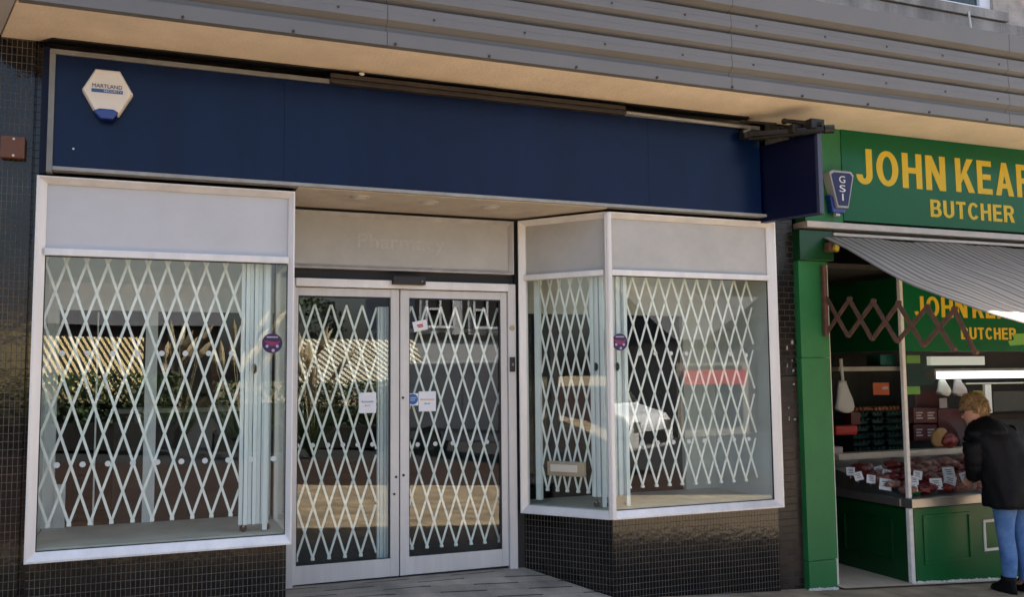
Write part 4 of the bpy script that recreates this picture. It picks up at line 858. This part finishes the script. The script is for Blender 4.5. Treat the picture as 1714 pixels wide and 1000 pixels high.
# hanging carrier bags
def carrier(u, vt, vb, w, y, label, m='bag_white', hang=True):
    T = thing('carrier_bag', label, 'bag', tuple(at(u, vb, 1, y)), 'white carrier bags hanging in the shop'); t, b = at(u, vt, 1, y), at(u, vb, 1, y); H = t.z - b.z; mb = MB(); rings = []
    for k in range(9):
        f = k / 8; ww = w * (1.12 - .72 * f ** 1.2) * (.85 if k == 0 else 1); n = 18; ring_ = []
        for i in range(n):
            an = i * 2 * math.pi / n; rr = 1 + .12 * noise.noise(Vector((math.cos(an) * 2, math.sin(an) * 2, f * 3 + u)))
            ring_.append((t.x + ww * math.cos(an) * rr + .01 * math.sin(f * 5), y + .05 * math.sin(an) * rr * (1 - .5 * f), b.z + H * f + (.02 * math.cos(an * 2) if k == 0 else 0)))
        rings.append(ring_)
    mb.loft(rings); mb.build('bag', m, T, smooth=True)
    if hang: mb = MB(); mb.tube([(t.x, y, t.z - .01), (t.x - .01, y, t.z + .10), (t.x - .015, y, t.z + .2)], .014, 8); mb.build('handles', m, T)
carrier(1411, 638, 688, .098, .85, 'white carrier bag hanging by its handles in the butcher doorway')
carrier(1578, 636, 660, .08, .9, 'pale carrier bag hanging under the bright light, left of a pair', hang=False)
carrier(1604, 636, 661, .09, .92, 'pale carrier bag hanging under the bright light, right of a pair', 'lilac', hang=False)
# wrapped joint on the rear shelf
p = at(1598, 738, 1, .80); T = thing('wrapped_joint', 'red joint of meat in brown paper on the rear shelf by the person', 'meat', (p.x, .88, .836))
mb = MB(); mb.blob((p.x + .03, .90, .91), .095, 4, .2, 1.5, 3, (1, .6, .75)); mb.build('joint', 'meat_red', T, smooth=True)
mb = MB(); mb.blob((p.x - .035, .94, .93), .12, 9, .25, 1.5, 3, (.9, .35, .8)); mb.build('brown_paper', 'cardboard', T)
# ================================================================ the customer
Bp = Vector((7.09, -.39, gz(7.09) + .004)); fw = Vector((.05, 1.0, 0)).normalized(); rt = Vector((fw.y, -fw.x, 0))
def P(r, f, z): return Bp + rt * r + fw * f + Vector((0, 0, z))
Pe = thing('person', 'blond person in black hooded jacket and blue jeans leaning towards the butcher window', 'person', tuple(Bp))
# body: one skinned figure
def skin(name, m, verts, edges, radii, parent, sub=2, root=0):
    off = parent_origin(parent); me = bpy.data.meshes.new(name); me.from_pydata([Vector(v) - off for v in verts], edges, []); me.materials.append(MATS[m])
    o = bpy.data.objects.new(name, me); COL.objects.link(o); o.parent = parent
    sk = o.modifiers.new('skin', 'SKIN'); sk.use_smooth_shade = True; sb = o.modifiers.new('sub', 'SUBSURF'); sb.levels = sub; sb.render_levels = sub
    L_ = me.skin_vertices[0].data
    for i, r in enumerate(radii): L_[i].radius = r if isinstance(r, tuple) else (r, r)
    L_[root].use_root = True; return o
V = [P(0, 0, .80), P(-.01, .03, .98), P(-.04, .09, 1.16), P(-.07, .12, 1.26), P(-.105, .15, 1.33), P(-.135, .17, 1.385)]
R = [(.13, .10), (.12, .10), (.14, .09), (.08, .07), (.048, .048), (.05, .05)]; Ed = [(0, 1), (1, 2), (2, 3), (3, 4), (4, 5)]
def add(par, pts, rs):
    i0 = par
    for p_, r_ in zip(pts, rs): V.append(p_); R.append(r_); Ed.append((i0, len(V) - 1)); i0 = len(V) - 1
    return i0
for s in (-1, 1):
    a = add(0, [P(s * .09, 0, .74), P(s * .085, .03, .42), P(s * .075, -.01, .10), P(s * .08, .03, .05), P(s * .09, .13, .03)], [.08, .055, .036, .035, .03])
    h = add(3, [P(s * .17 - .06, .11, 1.24), P(s * .225 - .03, .12, 1.02), P(s * .13 - .03, .26, .90), P(s * .11 - .03, .30, .88)], [.05, .038, .026, (.030, .016)])
    for k, (dr, ln) in enumerate(((-.030, .052), (-.012, .064), (.008, .068), (.027, .060))):
        add(h, [P(s * (.10 + dr) - .03, .325, .865), P(s * (.095 + dr) - .03, .335, .84), P(s * (.093 + dr) - .03, .33, .84 - ln * .5)], [.009, .008, .007])
    add(h, [P(s * .065 - .03, .305, .87), P(s * .05 - .03, .32, .85)], [.010, .008])
skin('body', 'skin', V, Ed, R, Pe)
# head
hf = Vector((-.76, .60, -.26)).normalized(); hr = Vector((hf.y, -hf.x, 0)).normalized(); hu = hr.cross(hf).normalized()
HC = P(-.155, .19, 1.445)
def Hd(r, f, u): return HC + hr * r + hf * f + hu * u
mb = MB(); rings = []
prof_h = [(-.118, .030, .040, .055), (-.105, .045, .058, .035), (-.08, .056, .074, .020), (-.05, .063, .083, .008), (-.01, .069, .090, 0), (.03, .073, .094, -.003), (.065, .070, .090, -.006), (.095, .055, .072, -.008), (.114, .028, .040, -.008), (.118, .008, .012, -.008)]
for u, a, b, f0 in prof_h:
    rg = []
    for i in range(24):
        an = i * 2 * math.pi / 24; cf = math.cos(an); r_ = a * math.sin(an); f_ = f0 + b * cf
        if cf > .93: f_ += .012 * math.exp(-((u + .03) / .02) ** 2) + .004 * math.exp(-((u + .066) / .012) ** 2) - .006 * math.exp(-((u - .005) / .012) ** 2)
        if cf > .99: f_ += .014 * math.exp(-((u + .034) / .018) ** 2)
        rg.append(Hd(r_, f_, u))
    rings.append(rg)
mb.loft(rings)
for s in (-1, 1): mb.blob(Hd(s * .074, -.008, -.012), .022, 1, .1, 2, 2, (.45, .8, 1.25))
hd = mb.build('head', 'skin', Pe, smooth=True)
mb = MB(); mb.prism([Hd(-.012, .097, -.038), Hd(.012, .097, -.038), Hd(0, .118, -.042), Hd(0, .094, -.005)], hf * .001); mb.blob(Hd(0, .103, -.040), .012, 1, 0, 1, 2); mb.build('nose', 'skin', hd, smooth=True)
mb = MB(); mb.blob(Hd(0, .086, -.070), .018, 1, 0, 1, 2, (1, .5, .3)); mb.build('mouth', 'badge_red', hd)
mb = MB()
for s in (-1, 1): mb.blob(Hd(s * .030, .090, .003), .020, 1, 0, 1, 2, (1, .35, .75)); mb.bar(Hd(s * .05, .082, .006), Hd(s * .074, -.005, .006), .006, .004, tuple(hu))
mb.build('glasses', 'rubber', hd)
mb = MB(); rings = []
for k in range(12):
    ph = k / 11; u = -.055 + .185 * ph; rg = []
    for i in range(28):
        an = i * 2 * math.pi / 28; cf = math.cos(an); q = math.sin(an)
        sc = math.sqrt(max(0.0, 1 - ((u - .01) / .128) ** 2)); front = cf > .35
        rr = sc * (1.0 + .03 * noise.noise(Vector((cf * 4, q * 4, u * 40))))
        a_, b_ = .078 * rr, .097 * rr
        uu = u
        if front: uu = max(u, .045 + .02 * noise.noise(Vector((q * 6, 0, 1)))); sc2 = math.sqrt(max(0, 1 - ((uu - .01) / .128) ** 2)); a_, b_ = .080 * sc2, .099 * sc2
        elif cf > -.1: uu = max(u, -.01 + .05 * (cf + .1)); sc2 = math.sqrt(max(0, 1 - ((uu - .01) / .128) ** 2)); a_, b_ = .083 * sc2, .100 * sc2
        rg.append(Hd(a_ * q, b_ * cf - .010, uu))
    rings.append(rg)
mb.loft(rings); allp = [p for r_ in rings for p in r_]
for i in range(900):
    p = rnd.choice(allp); nrm_ = (p - HC).normalized(); dn = (Vector((rnd.gauss(0, .25), rnd.gauss(0, .25), -.8)) - nrm_ * nrm_.z * -.8)
    q0 = p - nrm_ * .003 + Vector((rnd.uniform(-.006, .006), rnd.uniform(-.006, .006), rnd.uniform(-.006, .006)))
    mb.tube([q0, q0 + dn.normalized() * .018 + nrm_ * .002, q0 + dn.normalized() * .036 + nrm_ * rnd.uniform(-.003, .001)], [.004, .0035, .0008], 4)
mb.build('hair', 'hair', Pe, smooth=True)
# jacket
mb = MB(); rings = []
tor0 = [(.665, .238, .165, -.02), (.70, .250, .178, -.02), (.80, .245, .172, -.01), (.92, .235, .165, .02), (1.04, .235, .162, .07), (1.15, .240, .155, .125), (1.23, .232, .140, .165), (1.29, .190, .118, .20), (1.335, .120, .095, .225), (1.365, .082, .080, .245)]
tor = []
for q_ in range(len(tor0) - 1):
    for k_ in range(3): tor.append(tuple(tor0[q_][m_] * (1 - k_ / 3) + tor0[q_ + 1][m_] * k_ / 3 for m_ in range(4)))
tor.append(tor0[-1])
for z, a, b, f0 in tor:
    rg = []
    for i in range(40):
        an = i * 2 * math.pi / 40; c_, s_ = math.cos(an), math.sin(an); e = .82
        x = a * math.copysign(abs(s_) ** e, s_); y = b * math.copysign(abs(c_) ** e, c_)
        w_ = 1 + .10 * noise.noise(Vector((s_ * 2.2, c_ * 2.2, z * 7))) + .06 * noise.noise(Vector((s_ * 6, c_ * 6, z * 14)))
        f0_ = f0 * .55; lean = -.10 * max(0, (z - .8) / .5) ** 1.5
        rg.append(P(x * w_ + lean, f0_ + y * w_, z + .012 * noise.noise(Vector((s_ * 3, c_ * 3, z)))))
    rings.append(rg)
mb.loft(rings)
jk = mb.build('jacket', 'jacket', Pe, smooth=True, sub=1)
for s in (-1, 1):
    mb = MB(); pts, rs = [], []
    key = [((.150, .10, 1.25), .085), ((.215, .095, 1.17), .084), ((.240, .09, 1.06), .078), ((.235, .11, .98), .072), ((.19, .18, .92), .062), ((.13, .255, .895), .052)]
    for i in range(len(key) - 1):
        for t in range(5):
            q = t / 5; a, b = Vector(key[i][0]), Vector(key[i + 1][0]); c_ = a.lerp(b, q); r_ = key[i][1] * (1 - q) + key[i + 1][1] * q
            pts.append(P(s * c_.x - .10 * max(0, (c_.z - .8) / .5) ** 1.5, c_.y, c_.z)); rs.append(r_ * (1 + .06 * math.sin((i * 5 + t) * 1.9)))
    mb.tube(pts, rs, 18); mb.build('sleeve', 'jacket', jk, smooth=True)
mb = MB(); rings = []
for k in range(9):
    t = k / 8; z = 1.19 + .20 * t; rg = []
    for i in range(30):
        an = math.pi * (i / 29) * 1.5 - math.pi * .75; rr = .155 * math.sin(math.pi * min(1, .30 + .62 * t)) * (1 + .10 * noise.noise(Vector((math.sin(an) * 3, math.cos(an) * 3, t * 3))))
        rg.append(P(-.085 - .04 * t + rr * 1.15 * math.sin(an), .10 + .04 * t - rr * 1.0 * math.cos(an), z + .02 * math.cos(an) - .01))
    rings.append(rg)
mb.loft(rings); mb.build('hood', 'jacket', jk, smooth=True, sub=1)
# jeans and boots
mb = MB()
for s in (-1, 1):
    rings = []
    for z, a, b, r0, f0 in ((.055, .050, .056, .092, -.005), (.12, .055, .062, .090, -.005), (.22, .064, .074, .090, -.014), (.32, .070, .080, .088, -.010), (.42, .068, .074, .088, .010), (.52, .078, .086, .090, .014), (.64, .092, .102, .092, .004), (.76, .108, .128, .095, -.012), (.86, .10, .13, .09, -.01)):
        rg = []
        for i in range(26):
            an = i * 2 * math.pi / 26; w_ = 1 + .05 * noise.noise(Vector((math.sin(an) * 2, math.cos(an) * 2 + s * 5, z * 16)))
            g_ = .86 if z < .7 else 1
            rg.append(P(s * r0 * .95 + g_ * a * math.sin(an) * w_, f0 + g_ * b * math.cos(an) * w_, z))
        rings.append(rg)
    mb.loft(rings)
mb.build('jeans', 'denim', Pe, smooth=True, sub=1)
for s in (-1, 1):
    mb = MB(); rings = []
    for z, a, b, f0 in ((0, .043, .122, .045), (.02, .045, .124, .045), (.045, .043, .112, .038), (.07, .042, .082, .012), (.10, .048, .062, -.004), (.13, .053, .063, -.006)):
        rings.append([P(s * .094 + a * math.sin(i * math.pi / 12), f0 + b * math.cos(i * math.pi / 12), z) for i in range(24)])
    mb.loft(rings); mb.build('boot', 'boot', Pe, smooth=True)
# ================================================================ across the street (seen mirrored in the glass)
def house(x0, x1, y, h, m, label, cols, rows, style=0, sign=None):
    zb = gz(x0) - .1; T = thing('town_building', label, 'building', ((x0 + x1) / 2, y, zb))
    mb = MB(); mb.box(x0, x1, y - 8, y, zb - .3, zb + h); mb.build('wall', m, T)
    mb = MB(); mb.prism([(x0 - .2, y + .3, zb + h + .01), (x0 - .2, y - 4, zb + h + 2.2), (x0 - .2, y - 8.3, zb + h + .01)], (x1 - x0 + .4, 0, 0)); mb.build('roof', 'grey_roof', T)
    mb = MB(); mb.box(x0 + .3, x1 - .3, y + .01, y + .06, zb + .5, zb + 2.5); mb.build('shop_window', 'interior_dark', T)
    if sign:
        mb = MB(); mb.box(x0 + .2, x1 - .2, y + .02, y + .16, zb + 1.85 if sign == 'bright_red' else zb + 2.6, zb + 2.35 if sign == 'bright_red' else zb + 3.2); mb.build('shop_sign', sign, T)
    cw = (x1 - x0) / cols
    for r in range(rows):
        for c in range(cols):
            cx = x0 + cw * (c + .5); z0 = zb + 3.7 + r * 2.7; mb = MB(); ww = .55
            for a, b, p, q in ((cx - ww, cx + ww, z0, z0 + .09), (cx - ww, cx + ww, z0 + 1.31, z0 + 1.4), (cx - ww, cx - ww + .08, z0 + .09, z0 + 1.31), (cx + ww - .08, cx + ww, z0 + .09, z0 + 1.31), (cx - .04, cx + .04, z0 + .09, z0 + 1.31), (cx - ww + .08, cx - .041, z0 + .66, z0 + .74)): mb.box(a, b, y + .01, y + .10, p, q)
            f = mb.build('window', 'upvc', T); mb = MB(); mb.box(cx - ww, cx + ww, y + .005, y + .03, z0 + .02, z0 + 1.38); mb.build('pane', 'interior_dark', f)
    if style:
        mb = MB(); x = x0
        while x < x1: mb.box(x, x + .16, y + .004, y + .05, zb + 3.3, zb + h); x += cw / 2
        for z in (3.3, 5.9): mb.box(x0, x1, y + .004, y + .055, zb + z, zb + z + .18)
        mb.build('timber_frame', 'timber_black', T)
house(-16, -5, -34, 3.4, 'dark_brick', 'low red brick shop across the square at the left', 4, 0, sign='grey_roof')
house(-4.6, 3.6, -38, 3.6, 'dark_brick', 'low rendered building across the square with dark shop window', 4, 0)
house(9.6, 17.0, -25, 8.6, 'panel_white', 'black and white timber framed building across the square', 4, 2, 1)
mat('bright_red', (0.75, 0.04, 0.04), 0.5)
house(17.3, 20.2, -21, 3.4, 'render_wall', 'pale shop across the street with red sign board', 2, 0, sign='bright_red')
house(20.6, 27, -21.5, 3.2, 'dark_brick', 'low dark brick shop across the street beside the red sign', 3, 0)
house(27.4, 42, -24, 7, 'dark_brick', 'tall red brick building across the street', 6, 2)
def stall(x0, x1, y, m, label, zt=2.55, ze=1.32, dp=1.7):
    zb = gz(x0); T = thing('market_stall', label, 'market stall', ((x0 + x1) / 2, y, zb)); mb = MB()
    mb.hexa([(x0, y, ze), (x1, y, ze), (x1, y - dp, zt), (x0, y - dp, zt), (x0, y, ze + .03), (x1, y, ze + .03), (x1, y - dp, zt + .03), (x0, y - dp, zt + .03)]); mb.box(x0, x1, y + .001, y + .01, ze - .26, ze + .02); mb.build('striped_cover', m, T)
    mb = MB()
    for x in (x0 + .06, x1 - .06):
        for yy, h in ((y - .05, ze - .02), (y - dp + .05, zt - .05)): mb.tube([(x, yy, zb), (x, yy, h)], .03, 8)
    mb.build('frame', 'stall_frame', T)
    mb = MB(); mb.box(x0 + .1, x1 - .1, y - 1.2, y - .3, zb + .7, zb + .8); mb.box(x0 + .15, x1 - .15, y - 1.1, y - .35, zb, zb + .69); mb.build('counter', 'interior_dark', T)
stall(-3.6, 0.55, -16, 'stall_stripes', 'market stall with black and gold striped cover facing the left window')
stall(4.2, 7.6, -16.2, 'stall_stripes_pale', 'market stall with olive and cream striped cover facing the doors')
def pampas(x, y, n, label, h=2.5):
    zb = gz(x); T = thing('pampas_grass', label, 'plant', (x, y, zb)); lf = MB(); pl = MB()
    for i in range(n * 9):
        a = rnd.uniform(0, 6.28); l_ = rnd.uniform(.6, 1.5); sp = rnd.uniform(.3, 1.0); w_ = .012
        pts = [Vector((x, y, zb)) + Vector((math.cos(a) * sp * t * l_ * .7, math.sin(a) * sp * t * l_ * .7, l_ * (1.25 * t - .55 * t * t * sp))) for t in (0, .35, .7, 1)]
        lf.tube(pts, [w_, w_, w_ * .7, .002], 3, cap=False)
    for i in range(n):
        a = rnd.uniform(0, 6.28); sp = rnd.uniform(.1, .55); b = Vector((x + math.cos(a) * sp, y + math.sin(a) * sp, zb + h * rnd.uniform(.6, .95))); tip = b + Vector((math.cos(a) * .22 + rnd.uniform(.05, .2), math.sin(a) * .15, rnd.uniform(.35, .55)))
        pl.tube([Vector((x, y, zb)), b], .008, 4); pl.tube([b, b.lerp(tip, .3), b.lerp(tip, .7), tip], [.015, .06, .045, .004], 7)
    lf.build('leaves', 'leaf', T); pl.build('plumes', 'pampas', T)
pampas(2.3, -11.5, 14, 'pampas grass clump with many cream plumes in the square'); pampas(3.6, -10.8, 12, 'smaller pampas grass clump nearer the shop doors', 2.2); pampas(1.2, -14.0, 12, 'pampas grass clump beside the striped stall', 2.3)
def hedge(x0, x1, y, h, label):
    zb = gz(x0); T = thing('planter_hedge', label, 'hedge', ((x0 + x1) / 2, y, zb)); mb = MB(); mb.box(x0, x1, y - .9, y, zb - .1, zb + .35); mb.build('planter', 'timber_black', T); mb = MB()
    for i in range(int((x1 - x0) * 700)):
        c = Vector((rnd.uniform(x0, x1), y - rnd.uniform(-.05, .95), zb + .33 + (h - .3) * rnd.random() ** .7)); a, b = [Vector((rnd.gauss(0, 1), rnd.gauss(0, 1), rnd.gauss(0, 1))).normalized() * .06 for _ in (0, 1)]
        mb.poly([c, c + a, c + a + b, c + b])
    mb.build('foliage', 'leaf', T)
hedge(-3.5, 1.2, -12.3, 1.25, 'clipped hedge in a dark planter before the gold striped stall'); hedge(1.9, 6.6, -13.4, 1.35, 'clipped hedge in a dark planter before the cream striped stall')
# white van
def van(x, y, label):
    zb = gz(x + 2); T = thing('parked_van', label, 'van', (x + 2.4, y, zb)); side = [(0, .35), (0, 1.95), (.12, 2.05), (3.35, 2.05), (3.75, 1.95), (4.35, 1.15), (4.95, .98), (5.08, .8), (5.08, .35)]
    mb = MB(); mb.prism([(x + a, y, zb + b) for a, b in side], (0, -1.85, 0)); mb.build('body', 'van_white', T, bev=.05, smooth=False)
    mb = MB(); mb.prism([(x + 3.0, y + .012, zb + 1.2), (x + 3.0, y + .012, zb + 1.8), (x + 3.62, y + .012, zb + 1.8), (x + 4.1, y + .012, zb + 1.2)], (0, -.008, 0)); mb.build('side_window', 'interior_dark', T)
    mb = MB(); mb.prism([(x + 3.82, y - .12, zb + 1.87), (x + 4.33, y - .12, zb + 1.19), (x + 4.35, y - .12, zb + 1.21), (x + 3.84, y - .12, zb + 1.89)], (0, -1.6, 0)); mb.build('windscreen', 'interior_dark', T)
    mb = MB(); mb.box(x + 5.085, x + 5.10, y - 1.5, y - .35, zb + .45, zb + .68); mb.build('grille', 'rubber', T)
    for hy in (-.25, -1.6): mb = MB(); mb.box(x + 5.02, x + 5.10, y + hy - .12, y + hy + .12, zb + .70, zb + .86); mb.build('headlight', 'steel', T)
    for wx in (.95, 4.1):
        mb = MB(); mb.tube([(x + wx, y + .03, zb + .33), (x + wx, y - .2, zb + .33)], .33, 28); t_ = mb.build('wheel', 'rubber', T); mb = MB(); mb.tube([(x + wx, y + .04, zb + .33), (x + wx, y + .031, zb + .33)], .2, 20); mb.build('rim', 'steel', t_)
    mb = MB(); mb.box(x + 1.8, x + 1.81, y + .002, y + .01, zb + .5, zb + 1.9); mb.box(x + .05, x + 5.0, y + .002, y + .03, zb + .55, zb + .62); mb.build('trim', 'trim_grey', T)
    return T
van(4.75, -10.9, 'white panel van parked across the street facing the right window').rotation_euler.z = math.radians(56)
def tree(x, y, h, label):
    zb = gz(x); T = thing('street_tree', label, 'tree', (x, y, zb)); mb = MB(); mb.tube([(x, y, zb), (x + .1, y, zb + h * .3), (x, y + .1, zb + h * .6)], [.2, .15, .08], 9)
    for i in range(5): a = i * 1.3; mb.tube([(x, y, zb + h * .35), (x + math.cos(a) * h * .2, y + math.sin(a) * h * .2, zb + h * .7)], [.08, .03], 6)
    mb.build('trunk', 'arm_brown', T); mb = MB()
    for i in range(2600):
        p = Vector((rnd.gauss(0, 1), rnd.gauss(0, 1), rnd.gauss(0, 1))).normalized() * rnd.uniform(.55, 1) ** .5
        if noise.noise(p * 2.2 + Vector((x, 0, 0))) < -.12: continue
        c = Vector((x, y, zb + h * .7)) + Vector((p.x * h * .3, p.y * h * .3, p.z * h * .33)); a, b = Vector((rnd.gauss(0, 1), rnd.gauss(0, 1), rnd.gauss(0, 1))).normalized() * .11, Vector((rnd.gauss(0, 1), rnd.gauss(0, 1), rnd.gauss(0, 1))).normalized() * .11
        mb.poly([c, c + a, c + a + b, c + b])
    mb.build('crown', 'leaf', T)
tree(-9, -26, 6, 'leafy street tree at the far left of the square'); tree(6.5, -30, 5.0, 'small leafy street tree between the low building and the timber one')
